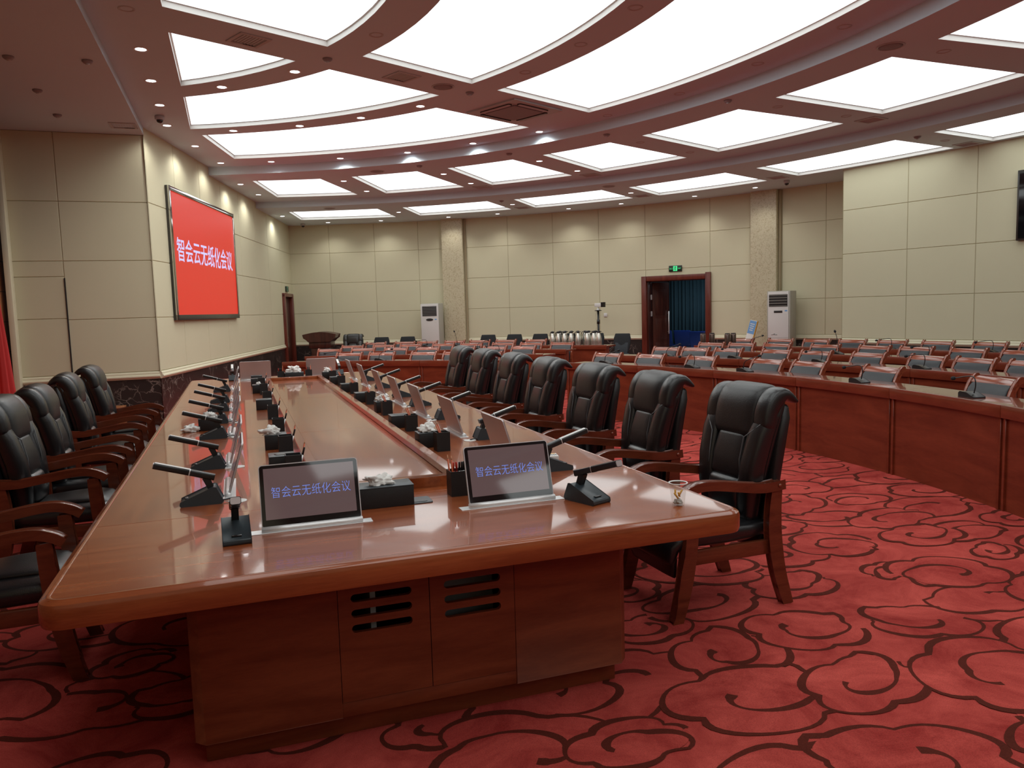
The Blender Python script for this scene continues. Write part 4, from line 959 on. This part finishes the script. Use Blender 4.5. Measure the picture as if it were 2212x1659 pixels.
for r, side, a, k in GM:
    L = sorted([g[2] for g in GM if g[0] == r and g[1] == side], reverse=True); no = L.index(a)
    p = pol(CD, RRAD[r]+.20, a)
    place(gn[k], used, (p.x, p.y, DT), R_(a-90), 'black gooseneck microphone on the desk, %s from the left, %s row, %s block' % (ORD[no], ROWN[r], side), 'gooseneck microphones on the curved desks')

# ================================================================ THINGS ON THE CONFERENCE TABLE
def make_monitor(lit):
    """screen faces -Y local, leaning back to +Y; origin on the table"""
    t = thing('desk_monitor', 'x', 'monitor')
    Wm, Hm = .375, .240; tilt = R_(-17)
    T = Matrix.Translation((0, 0, .014)) @ Matrix.Rotation(tilt, 4, 'X')
    mb = MB(); mb.prism(rrect(Wm, Hm, .012, 5, 0, Hm/2), -.0045, .0045, 'y', T=T); mb.obj('housing', M['silverback'], t, .0015)
    mb = MB(); mb.prism(rrect(Wm-.004, Hm-.004, .011, 5, 0, Hm/2), -.0058, -.0044, 'y', T=T); fr = mb.obj('front_glass', M['glass_black'], t)
    mb = MB(); mb.prism([(-Wm/2+.016, .030), (Wm/2-.016, .030), (Wm/2-.016, Hm-.014), (-Wm/2+.016, Hm-.014)], -.0064, -.0057, 'y', T=T); mb.obj('display', M['lcd'], fr)
    if lit:
        o = text_obj('lettering', '智会云无纸化会议', .300, .042, M['lcdtext'], fr, T @ Vector((0.004, -.0068, .132)), (R_(90)+tilt, 0, 0), bold=-.010)
    mb = MB(); mb.prism([(-.028, 0), (.028, 0), (.028, .0025), (-.028, .0025)], -.228, .228, 'x'); mb.obj('cover_plate', M['silver'], t, .0008)
    mb = MB(); mb.loft([((x, -.006, .010), (0, 1, 0), (0, 0, 1), .016, .012) for x in (-.19, -.1, 0, .1, .19)], 14, 2.4); mb.obj('hinge_bar', M['silver'], t)
    return t
mon_l, mon = make_monitor(True), make_monitor(False)
for x, sd in ((.235, 'left'), (1.055, 'right')):
    place(mon_l, used, (x, 3.045, TZ), 0, 'slim black-fronted monitor with blue Chinese characters on near table end, the %s one' % sd, 'slim monitors on the conference table')
for x, sd in ((.20, 'left'), (1.02, 'right')):
    place(mon, used, (x, 10.50, TZ), PI, 'silver-backed monitor at the far table end, the %s one' % sd, 'slim monitors on the conference table')
for i, y in enumerate([3.98, 5.0, 6.0, 6.9, 7.78, 8.82, 9.80]):
    place(mon, used, (1.345, y, TZ), R_(90), 'silver-backed slim monitor facing the right-hand chairs, %s from the camera' % ORD[i], 'slim monitors on the conference table')
LMY = [3.91, 4.66, 5.85, 6.65, 7.45, 8.25, 9.45]
for i, y in enumerate(LMY):
    place(mon, used, (-.075, y, TZ), R_(-90), 'slim monitor seen edge-on along left side of the table, %s from the camera' % ORD[i], 'slim monitors on the conference table')

def make_mic():
    """points to -Y (the user); origin at the middle of the base"""
    t = thing('table_microphone', 'x', 'microphone')
    prof = [(-.085, 0), (.075, 0), (.085, .012), (.058, .072), (.048, .074), (-.088, .020), (-.09, .008)]
    mb = MB(); mb.prism(prof, -.05, .05, 'x'); base = mb.obj('base', M['slate'], t, .003)
    mb = MB(); mb.box((0, -.066, .0305), (.034, .014, .004), 0, Matrix.Translation((0, 0, 0))); mb.obj('button', M['black'], base, .001)
    mb = MB(); mb.prism([(.028, .06), (.048, .068), (.028, .118), (.006, .110)], -.013, .013, 'x'); mb.obj('neck', M['black'], t, .002)
    T = Matrix.Translation((0, .055, .112)) @ Matrix.Rotation(R_(-17), 4, 'X')
    mb = MB(); mb.prism(rrect(.036, .026, .006, 3), -.105, 0, 'y', T=T); tb = mb.obj('rear_tube', M['black'], t, .001)
    mb = MB(); mb.prism(rrect(.0372, .0272, .006, 3), -.108, -.104, 'y', T=T); mb.obj('ring', M['silver'], tb)
    mb = MB(); mb.prism(rrect(.036, .026, .006, 3), -.255, -.108, 'y', T=T); ft = mb.obj('front_tube', M['black'], t, .001)
    mb = MB(); mb.box((0, -.18, .0138), (.026, .145, .0012), 0, T); mb.obj('top_strip', M['white'], ft)
    mb = MB(); mb.prism(rrect(.034, .024, .006, 3), -.258, -.2545, 'y', T=T); mb.obj('end_cap', M['silverback'], ft)
    return t
mic = make_mic()
place(mic, used, (-.045, 3.00, TZ), R_(2), 'black table microphone at near left corner, its square head seen end-on', 'table microphones')
place(mic, used, (1.355, 2.95, TZ), R_(20), 'black table microphone at near right, beside the right lit monitor', 'table microphones')
for i, y in enumerate([3.60, 4.68, 5.70, 6.62, 7.42, 8.42, 9.42]):
    place(mic, used, (1.47, y, TZ), R_(90), 'black table microphone by right-hand seats, %s from the camera' % ORD[i], 'table microphones')
for i, y in enumerate([3.66, 4.50, 5.62, 6.40, 7.22, 7.95, 9.1]):
    place(mic, used, (-.185, y, TZ), R_(-90), 'black table microphone by left-hand seats, %s from the camera' % ORD[i], 'table microphones')
for x, sd in ((-.08, 'left'), (1.27, 'right')):
    place(mic, used, (x, 10.62, TZ), PI, 'small black table microphone at the far table end, the %s one' % sd, 'table microphones')

# cable grommets with black leads beside the side microphones
gr = thing('cable_grommet', 'x', 'cable grommet')
_g = MB(); _g.lathe([(.040, 0), (.040, .002), (.034, .0032), (.001, .0032)], 24); _g.obj('cover', M['white'], gr)
_g = MB(); _g.tube(smoothpts([(0, 0, .004), (-.02, .02, .012), (-.05, .015, .010), (-.075, .0, .012)], 4), .0035, 8); _g.obj('cable', M['black'], gr)
for i, y in enumerate([3.66, 4.50, 5.62, 6.40]): place(gr, used, (-.04, y-.03, TZ), 0, 'white round cable grommet with black lead, left side, %s from the camera' % ORD[i], 'cable grommets')
for i, y in enumerate([4.68, 5.70, 6.62]): place(gr, used, (1.345, y-.02, TZ), PI, 'white round cable grommet with black lead, right side, %s from the camera' % ORD[i], 'cable grommets')

def make_holder():
    t = thing('pen_holder', 'x', 'pen holder'); s, h, w_ = .080, .112, .004
    mb = MB(); o = s/2
    for cx, cy, dx, dy in ((0, o-w_/2, s, w_), (0, -o+w_/2, s, w_), (o-w_/2, 0, w_, s-2*w_), (-o+w_/2, 0, w_, s-2*w_)): mb.box((cx, cy, h/2), (dx, dy, h))
    mb.box((0, 0, .003), (s-2*w_, s-2*w_, .006)); mb.obj('cup', M['blackbox'], t)
    return t
ph = make_holder()
def make_pencil(c):
    t = thing('pencil' if c == 'orange' else 'pen', 'x', 'pencil' if c == 'orange' else 'pen')
    if c == 'orange':
        mb = MB(); mb.tube([(0, 0, 0), (0, 0, .155)], .0038, 6); mb.obj('shaft', M['orange'], t)
        mb = MB(); mb.tube([(0, 0, .155), (0, 0, .175)], [.0037, .0004], 6); mb.obj('tip', M['pink'], t)
    else:
        mb = MB(); mb.tube([(0, 0, 0), (0, 0, .10)], .0048, 8); mb.obj('barrel', M['silver'] if c == 'black' else M['red'], t)
        mb = MB(); mb.tube([(0, 0, .10), (0, 0, .138), (0, 0, .140)], [.0052, .0050, .003], 8); cp = mb.obj('cap', M['black'] if c == 'black' else M['red'], t)
        mb = MB(); mb.box((0, .0065, .12), (.003, .002, .034)); mb.obj('clip', M['silver'], cp)
    return t
pen = {c: make_pencil(c) for c in ('orange', 'red', 'black')}
def put_pen(c, x, y, tx, ty, lb, grp):
    o = place(pen[c], used, (x, y, TZ+.008), 0, lb, grp); o.rotation_euler = (tx, ty, 0); return o
hx, hy = .890, 3.305
place(ph, used, (hx, hy, TZ), 0, 'black square pen holder full of pencils and pens, nearest the camera', 'pen holders')
for k, (c, dx, dy, lb) in enumerate([('orange', -.028, .0, 'orange pencil, leftmost in the nearest pen holder'), ('orange', -.021, -.012, 'orange pencil, second from the left in the nearest pen holder'),
    ('red', -.012, .006, 'red pen, left one of two in the nearest pen holder'), ('red', -.001, -.004, 'red pen, right one of two in the nearest pen holder'),
    ('black', .010, .004, 'black pen, leftmost of three in the nearest pen holder'), ('black', .019, -.006, 'black pen, middle of three in the nearest pen holder'), ('black', .028, .006, 'black pen, rightmost of three in the nearest pen holder')]):
    put_pen(c, hx+dx, hy+dy, R_((-3, 2, 1, -2, 3, -1, 2)[k]), R_((-4, -3, -2, -1, 0, 1, 2)[k]), lb, 'pens and pencils in the nearest holder')

def make_tissuebox(l=.13, w_=.13, h=.085):
    t = thing('tissue_box', 'x', 'tissue box')
    mb = MB(); mb.box((0, 0, h/2), (l, w_, h)); mb.obj('case', M['blackbox'], t, .003)
    mb = MB(); mb.box((0, 0, h+.002), (l+.002, w_+.002, .004)); lid = mb.obj('lid', M['slate'], t, .001)
    mb = MB(); mb.lathe([(.028, h+.004), (.030, h+.0052), (.022, h+.0052), (.020, h+.0045)], 24, sx=1.25); mb.obj('opening', M['black'], lid)
    return t
tb = make_tissuebox(); tbl = make_tissuebox(.235, .125, .085)
def make_tissue(seed, w_=.055, h=.05):
    rn = random.Random(seed); mb = MB(); N, K = 36, 12; vs = []
    ph_ = [rn.uniform(0, 6.28) for _ in range(4)]
    for j in range(K+1):
        u = j/K
        for i in range(N):
            a = 2*PI*i/N; r = (.012+(w_-.012)*u**.7)*(1+.28*math.sin(3*a+ph_[0])+.16*math.sin(7*a+ph_[1])+.08*math.sin(13*a+ph_[2]))
            z = h*math.sin(PI*min(.62, u*.62)+.0)*(1+.35*math.sin(2*a+ph_[3])) - .018*u*u
            vs.append((r*math.cos(a)*1.2, r*math.sin(a)*.75, z))
    mb.add(vs, [(j*N+i, j*N+(i+1) % N, (j+1)*N+(i+1) % N, (j+1)*N+i) for j in range(K) for i in range(N)], 0, True)
    return mb
def crumple(seed, sx, sy, sz, loc, lb, nm='tissue', cat='tissue', grp=None):
    """crumpled sheet as a folded blob"""
    rn = random.Random(seed); bm = bmesh.new(); bmesh.ops.create_icosphere(bm, subdivisions=4, radius=1)
    from mathutils import noise
    for v in bm.verts:
        n = noise.noise(v.co*1.3+Vector((seed, 0, 0)))*.7 + (abs(noise.noise(v.co*2.4+Vector((0, seed, 0))))-.2)*.9 - abs(noise.noise(v.co*5+Vector((0, 0, seed))))*.12
        v.co = v.co*(1+n)
        v.co = Vector((v.co.x*sx, v.co.y*sy, max(-.02*0+0, (v.co.z+.55)*sz)))
    me = bpy.data.meshes.new(nm); bm.to_mesh(me); bm.free(); me.materials.append(M['tissue']); me.polygons.foreach_set('use_smooth', [True]*len(me.polygons))
    o = bpy.data.objects.new(nm, me); COL.objects.link(o); o.location = loc; tag(o, lb, cat, grp); return o
# near long tissue box, black tray under it
place(tbl, used, (.555, 3.275, TZ), R_(-1), 'long black leather tissue box between the two lit monitors', 'tissue boxes')
crumple(3, .052, .026, .026, (.54, 3.275, TZ+.089), 'white tissue pulled from the long tissue box nearest the camera')
t = thing('document_tray', 'flat black cover flap in the table beside the nearest tissue box', 'tray', (.64, 3.27, TZ)); mb = MB(); mb.prism(rrect(.23, .11, .012), 0, .004); mb.obj('plate', M['slate'], t, .001); mb = MB(); mb.prism(rrect(.19, .075, .01), .0035, .0055); mb.obj('inset', M['black'], t)
place(tbl, used, (.66, 10.28, TZ), 0, 'long black tissue box between the two far silver monitors', 'tissue boxes')
crumple(5, .075, .045, .05, (.66, 10.28, TZ+.088), 'white tissue puffed out of the far end tissue box')
for x, sd in ((.50, 'left'), (.845, 'right')):
    place(ph, used, (x, 10.30, TZ), 0, 'small black pen holder at the far table end, %s of the tissue box' % sd, 'pen holders')
    for k in range(4):
        put_pen(('red', 'black', 'black', 'orange')[k], x-.02+.013*k, 10.30+(.01 if k % 2 else -.01), R_(2), R_(-3+2*k), '%s in the far end pen holder %s of the tissue box, %s from left' % (('red pen', 'black pen', 'black pen', 'orange pencil')[k], sd, ORD[k]), 'pens in far end holders')
HR = [4.37, 5.22, 6.14, 6.95, 7.98, 8.99, 9.85]; TR = [4.50, 5.38, 6.30, 7.12, 8.14, 9.12, 9.97]
for i in range(7):
    x = 1.085
    place(ph, used, (x+.015, HR[i]+.04, TZ), R_((2, -3, 0, 2, -1, 0, 1)[i]), 'black pen holder right of the raised centre frame, %s from the camera' % ORD[i], 'pen holders')
    for k in range(2): put_pen('orange', x+.015+.024+.006*k, HR[i]+.03+.018*k, R_(-4), R_(-21+3*k), 'orange pencil leaning in right-side pen holder %s from the camera, %s one' % (ORD[i], ('nearer', 'farther')[k]), 'pencils leaning in the side pen holders')
    place(tb, used, (1.058+(.05 if i == 2 else 0), TR[i]+.095, TZ), 0, 'black square tissue box behind right-side pen holder, %s from the camera' % ORD[i], 'tissue boxes')
    if i in (0, 2, 6): crumple(11+i, .045, .038, .034, (1.058+(.05 if i == 2 else 0), TR[i]+.095, TZ+.088), 'white tissue out of right-side box, %s tissue box from the camera' % ORD[i])
HL = [4.06, 4.74, 5.56, 6.42, 7.60, 8.5, 9.3]; TLft = [4.19, 4.93, 6.85, 7.14, 8.60, 9.35, 9.95]
for i in range(7):
    x = .235
    place(ph, used, (x, HL[i]+.02, TZ), R_((0, 1, -2, 0, 2, 0, 1)[i]), 'black pen holder left of the raised centre frame, %s from the camera' % ORD[i], 'pen holders')
    for k in range(2): put_pen('orange' if k else 'black', x+.02+.008*k, HL[i]+.02+.01*k, R_(0), R_(16-4*k), '%s leaning right in left-side pen holder %s from the camera' % (('black pen', 'orange pencil')[k], ORD[i]), 'pens leaning in the left pen holders')
for i, y in enumerate([4.22, 4.98, 7.14, 8.70, 9.60, 10.05]):
    place(tb, used, ((.185, .19, .19, .19, .19, .20)[i], y+.02, TZ), 0, 'black tissue box left of the raised centre frame, %s from the camera' % ORD[i], 'tissue boxes')
    if i == 1: crumple(31, .05, .03, .032, (.155, y, TZ+.088), 'white tissue spilling left from the second left-side tissue box')
    if i == 3: crumple(33, .018, .016, .018, (.19, y, TZ+.088), 'small white tissue tip on a far left-side tissue box')
place(tb, used, (-.235, 6.08, TZ), 0, 'black tissue box on the left edge behind a microphone', 'tissue boxes')
crumple(41, .055, .03, .028, (-.225, 6.08, TZ+.088), 'grey-white tissue on the tissue box at the left edge')
crumple(43, .055, .04, .03, (-.355, 6.02, TZ+.002), 'crumpled used tissue lying alone on the left of the table', 'crumpled_tissue', 'tissue')
def pack():
    t = thing('cigarette_pack', 'white cigarette pack with dark print behind the right lit monitor', 'cigarette pack', (1.575, 3.86, TZ), R_(-12))
    mb = MB(); mb.box((0, 0, .012), (.056, .088, .024)); b = mb.obj('box', M['white'], t, .002)
    mb = MB(); mb.box((0, .03, .0245), (.04, .012, .001)); mb.obj('gold_mark', M['yellow'], b)
    mb = MB()
    for k in range(4): mb.box((-.016+.011*k, -.006, .0245), (.007, .014, .001)); mb.box((-.013+.011*k, -.012, .0245), (.003, .02, .001))
    mb.obj('dark_mark', M['black'], b)
pack()
def cup():
    t = thing('plastic_cup', 'clear plastic cup used as an ashtray on the near right table corner', 'cup', (1.66, 2.72, TZ))
    mb = MB(); o, i_ = [(.0245, 0), (.0255, .004), (.036, .092)], [(.035, .092), (.0245, .005), (.001, .004)]
    mb.lathe([(.001, .0)] + o, 32, cap=False); mb.obj('wall', M['clear'], t)
    mb = MB(); mb.lathe([(.0355, .089), (.0385, .090), (.0395, .0925), (.0385, .095), (.0350, .0945), (.0340, .092)], 32, cap=False); mb.obj('rim', M['white'], t)
    for k, (a, b) in enumerate([((-.018, .0, .052), (-.002, -.004, .028)), ((-.010, .006, .064), (-.010, .004, .040)), ((.016, -.004, .062), (.002, .0, .036)), ((-.004, -.008, .054), (.006, -.002, .036))]):
        q = MB(); q.tube([a, b], .0038, 10); oo = q.obj('cigarette_end', M['yellow']); oo.location = (1.66, 2.72, TZ); tag(oo, 'yellow cigarette end in the plastic cup, %s' % ('lowest at the left', 'upright one at the left', 'tallest one leaning right', 'short one in the middle')[k], 'cigarette end', 'cigarette ends in the cup')
    o = crumple(55, .016, .015, .013, (1.66, 2.72, TZ+.006), 'grey wet ash and crumpled paper at the bottom of the plastic cup', 'ash', 'ash'); o['kind'] = 'stuff'; o.data.materials[0] = M['ash']
cup()

# ================================================================ BACKGROUND FURNITURE
def face_in(a): return R_(a+90)           # +Y local looks to the ring centre
def lectern():
    p = pol(CC, 15.0, 70.3); t = thing('lectern', 'dark wooden lectern with a flared top against the back wall', 'lectern', (p.x, p.y, 0), face_in(70.3))
    mb = MB(); mb.box((0, 0, .36), (.46, .40, .72)); mb.box((0, 0, .03), (.56, .5, .06)); mb.obj('column', M['wdark'], t, .008)
    mb = MB(); mb.box((0, 0, .80), (.56, .46, .16)); mb.obj('collar', M['wdark'], t, .008)
    mb = MB(); pts = [(-.40, .98), (-.34, .94), (-.28, .88), (.28, .88), (.34, .94), (.40, .98), (.42, 1.06)] + [(.42-.84*i/10, 1.06+.06*math.sin(PI*i/10)) for i in range(1, 10)] + [(-.42, 1.06)]
    mb.prism(pts, -.26, .28, 'y'); mb.obj('reading_top', M['wdark'], t, .006)
lectern()
def make_smallchair(pad):
    t = thing('office_chair', 'x', 'chair')
    mb = MB(); mb.cushion([(-.2, .46), (0, .45), (.2, .455)], [.2, .22, .215], [.035, .04, .035], p=3.4, n=24); mb.obj('seat', M['fabric'], t)
    mb = MB(); mb.cushion([(-.215, .52), (-.235, .66), (-.265, .82), (-.285, .91)], [.175, .200, .21, .185], [.028, .035, .033, .03], p=2.6, n=24); b = mb.obj('backrest', M['fabric'], t)
    if pad:
        mb = MB(); mb.cushion([(-.185, .47), (-.20, .60), (-.225, .72)], [.155, .158, .16], [.012, .014, .012], p=5, n=24); mb.obj('back_panel', M['greyfab'], b)
    for s in (-1, 1):
        for y0, y1 in ((.18, .21), (-.2, -.25)):
            mb = MB(); mb.tube([(s*.2, y0, .43), (s*.22, y1, 0)], .013, 8); mb.obj('leg', M['black'], t)
        mb = MB(); mb.tube([(s*.15, -.2, .45), (s*.15, -.235, .52), (s*.15, -.27, .75)], .012, 8); mb.obj('back_support', M['black'], t)
    return t
smc, smp = make_smallchair(False), make_smallchair(True)
for i, a in enumerate([64.7, 62.1, 54.05, 51.45, 48.9, 46.2, 43.5]):
    p = pol(CC, 15.05, a); place(smc, used, (p.x, p.y, 0), face_in(a), 'black rounded-back chair against the back wall, %s from the left' % ORD[i], 'black chairs along the back wall')
p = pol(CC, 14.6, 40.35); place(smp, used, (p.x, p.y, 0), face_in(40.35), 'black chair with grey back panel, left of the open doorway', None)
def air_con(p, rz, kind, lb):
    t = thing('air_conditioner', lb, 'air conditioner', (p.x, p.y, 0), rz); Wd, D, H = .50, .34, 1.78 if kind else 1.77
    mb = MB(); mb.box((0, 0, H/2), (Wd, D, H)); mb.obj('cabinet', M['acgrey'], t, .012)
    mb = MB(); mb.box((0, -D/2-.006, H/2), (Wd-.05*kind-.01, .02, H-.03)); mb.obj('front_panel', M['acwhite'], t, .006)
    zc = H-.20; mb = MB(); mb.box((0, -D/2-.014, zc), (.40, .012, .26)); g = mb.obj('outlet', M['dark'], t, .004)
    for k in range(7 if not kind else 5):
        n = 7 if not kind else 5
        mb = MB(); mb.box((0, -D/2-.022, zc-.115+.23*k/(n-1)), (.385, .012, .008)); mb.obj('louvre', M['grey'] if not kind else M['acgrey'], g)
    if kind:
        mb = MB(); mb.box((0, -D/2-.018, zc-.235), (.18, .008, .045)); mb.obj('display', M['dark'], t, .002)
        mb = MB(); mb.tube([(-.15, -D/2-.018, .86), (-.11, -D/2-.018, .868), (-.07, -D/2-.018, .885), (-.09, -D/2-.018, .862), (-.02, -D/2-.018, .862)], .006, 6); mb.obj('plant_emblem', M['grey'], t)
        mb = MB(); mb.box((0, -D/2-.017, .80), (.44, .004, .004)); mb.obj('seam', M['grey'], t)
    else:
        mb = MB(); mb.prism([(.10*math.cos(2*PI*i/24), zc-.22+.032*math.sin(2*PI*i/24)) for i in range(24)], -D/2-.024, -D/2-.012, 'y'); mb.obj('control_panel', M['dark'], t)
    mb = MB(); mb.box((.17, -D/2-.0175, zc-.245), (.055, .003, .09)); s = mb.obj('energy_sticker', M['white'], t)
    mb = MB(); mb.box((.17, -D/2-.0195, zc-.215), (.055, .002, .028)); mb.obj('blue_band', M['ltblue'], s)
p = pol(CC, 15.72, 60.0); air_con(p, R_(60.0+90+180-6), 0, 'white floor-standing air conditioner left of the first stone column')
p = Vector((10.93, 13.72)); air_con(p, R_(27.6+90+180+2), 1, 'white floor-standing air conditioner in front of the right stone column')
# thermos flasks
def make_flask(dark):
    t = thing('vacuum_flask', 'x', 'flask')
    mb = MB(); mb.lathe([(.001, 0), (.058, 0), (.062, .01), (.062, .13), (.052, .19), (.036, .24), (.030, .262)], 20); mb.obj('body', M['dsteel'] if dark else M['steel'], t)
    mb = MB(); mb.lathe([(.031, .260), (.033, .27), (.033, .292), (.026, .302), (.001, .304)], 18); cp = mb.obj('lid', M['black'], t)
    mb = MB(); mb.box((-.04, 0, .285), (.05, .02, .012)); mb.obj('spout', M['black'], cp, .003)
    mb = MB(); mb.tube(smoothpts([(.03, 0, .285), (.068, 0, .27), (.085, 0, .20), (.068, 0, .10), (.060, 0, .09)], 4), .007, 8); mb.obj('handle', M['black'], t)
    return t
fk = make_flask(False)
frontx = [1198, 1211, 1224, 1238.6, 1253.6, 1273, 1287.4, 1298]; backx = [1206, 1217.4, 1231, 1245, 1260.5, 1268, 1283]
for i, px in enumerate(frontx):
    a = 44.54-(px-1198)*.0467; p = pol(CD, 13.0, a); place(fk, used, (p.x, p.y, DT), R_(a+60+25*(i % 3)), 'steel vacuum flask in the front line on the counter, %s from the left' % ORD[i], 'steel vacuum flasks on the far counter')
for i, px in enumerate(backx):
    a = 44.50-(px-1198)*.0465; p = pol(CD, 13.19, a); place(fk, used, (p.x, p.y, DT), R_(a+100+30*(i % 4)), 'steel vacuum flask in the rear line on the counter, %s from the left' % ORD[i], 'steel vacuum flasks on the far counter')
cn = thing('metal_canister', 'x', 'canister')
mb = MB(); mb.lathe([(.001, 0), (.05, 0), (.052, .01), (.052, .21), (.046, .225), (.001, .226)], 20); mb.obj('body', M['dsteel'], cn)
mb = MB(); mb.lathe([(.046, .224), (.046, .238), (.001, .24)], 20); mb.obj('lid', M['black'], cn)
for i, a in enumerate([29.9, 29.35, 27.7, 27.45]):
    p = pol(CD, 13.0+(.12 if i % 2 else .0), a); place(cn, used, (p.x, p.y, DT), 0, 'dark metal canister behind the last desk row by the door, %s from the left' % ORD[i], 'dark canisters')
def side_camera():
    p = pol(CC, 15.45, 43.45); t = thing('camera_stand', 'white box camera on a black pole behind the steel flasks', 'camera', (p.x, p.y, 0), face_in(43.45))
    mb = MB(); mb.tube([(0, 0, .3), (0, 0, 1.46)], .026, 12); mb.tube([(0, 0, 1.15), (0, 0, 1.25)], .036, 12); mb.obj('pole', M['black'], t)
    for k in range(3):
        a = 2*PI*k/3; mb = MB(); mb.tube([(0, 0, .5), (.35*math.cos(a), .35*math.sin(a), .01)], .012, 8); mb.obj('leg', M['black'], t)
    mb = MB(); mb.lathe([(.001, 1.455), (.085, 1.46), (.085, 1.475), (.001, 1.48)], 20); mb.obj('mount_plate', M['black'], t)
    mb = MB(); mb.lathe([(.05, 1.478), (.045, 1.50), (.02, 1.51), (.02, 1.55)], 16); mb.obj('bracket', M['white'], t)
    T = Matrix.Translation((-.02, 0, 1.60)) @ Matrix.Rotation(R_(78), 4, 'Z')
    mb = MB(); mb.box((0, 0, 0), (.09, .20, .09), 0, T); bd = mb.obj('body', M['white'], t, .01)
    mb = MB(); mb.prism([(-.05, -.05), (.05, -.05), (.055, .06), (-.055, .06)], .09, .15, 'y', T=T); mb.obj('hood', M['black'], bd, .004)
    mb = MB(); mb.tube(smoothpts([(.03, 0, 1.45), (.06, .02, 1.35), (.03, .03, 1.1), (.07, .02, .98), (.02, .05, .92), (.06, -.03, .88), (.03, .02, .84)], 5), .006, 6); mb.obj('cable', M['stone'], t)
side_camera()
def board():
    p = pol(CC, 15.35, 31.15); t = thing('display_board', 'narrow leaning board with blue heading beside the right stone column', 'sign', (p.x, p.y, 0), R_(30.6+90))
    T = Matrix.Rotation(R_(-13), 4, 'Y') @ Matrix.Rotation(R_(6), 4, 'X')
    mb = MB(); mb.box((-.14, 0, .62), (.16, .03, 1.24), 0, T); mb.obj('panel', M['white'], t, .003)
    mb = MB(); mb.box((-.14, .0165, 1.09), (.15, .004, .28), 0, T); h = mb.obj('heading', M['ltblue'], t)
    mb = MB()
    for k in range(4): mb.box((-.135, .019, 1.16-.045*k), (.10-.01*k, .002, .018), 0, T)
    mb.obj('text_lines', M['white'], h)
    mb = MB(); mb.box((-.226, 0, .62), (.012, .05, 1.24), 0, T); mb.obj('edge', M['yellow'], t)
board()
def flag():
    t = thing('red_flag', 'red flag hanging in folds on a stand at the left picture edge', 'flag', (-2.745, 10.95, 0))
    mb = MB(); N, K = 64, 16; vs = []
    for j in range(K+1):
        u = j/K; z = 2.45-1.9*u
        for i in range(N):
            a = 2*PI*i/N; r = (.012+.125*u**.9)*(1+.22*math.sin(7*a+u)+.12*math.sin(11*a+2*u)); vs.append((r*math.cos(a)+.0, r*math.sin(a), z))
    mb.add(vs, [(j*N+i, j*N+(i+1) % N, (j+1)*N+(i+1) % N, (j+1)*N+i) for j in range(K) for i in range(N)], 0, True); mb.obj('cloth', M['flag'], t)
    mb = MB(); mb.tube([(0, 0, .04), (0, 0, 2.5)], .014, 10); mb.obj('pole', M['yellow'], t)
    mb = MB(); mb.lathe([(.001, 0), (.17, 0), (.17, .02), (.05, .05), (.02, .1)], 24); mb.obj('base', M['yellow'], t)
flag()
t = thing('wooden_box', 'small orange wooden box by the dark marble dado behind the left chairs', 'box', (-1.68, 11.82, 0))
mb = MB(); mb.box((0, 0, .19), (.34, .22, .38)); mb.obj('case', M['boxwood'], t, .004)
mb = MB(); mb.box((0, 0, .3905), (.35, .23, .021)); mb.obj('lid', M['boxwood'], t, .003)
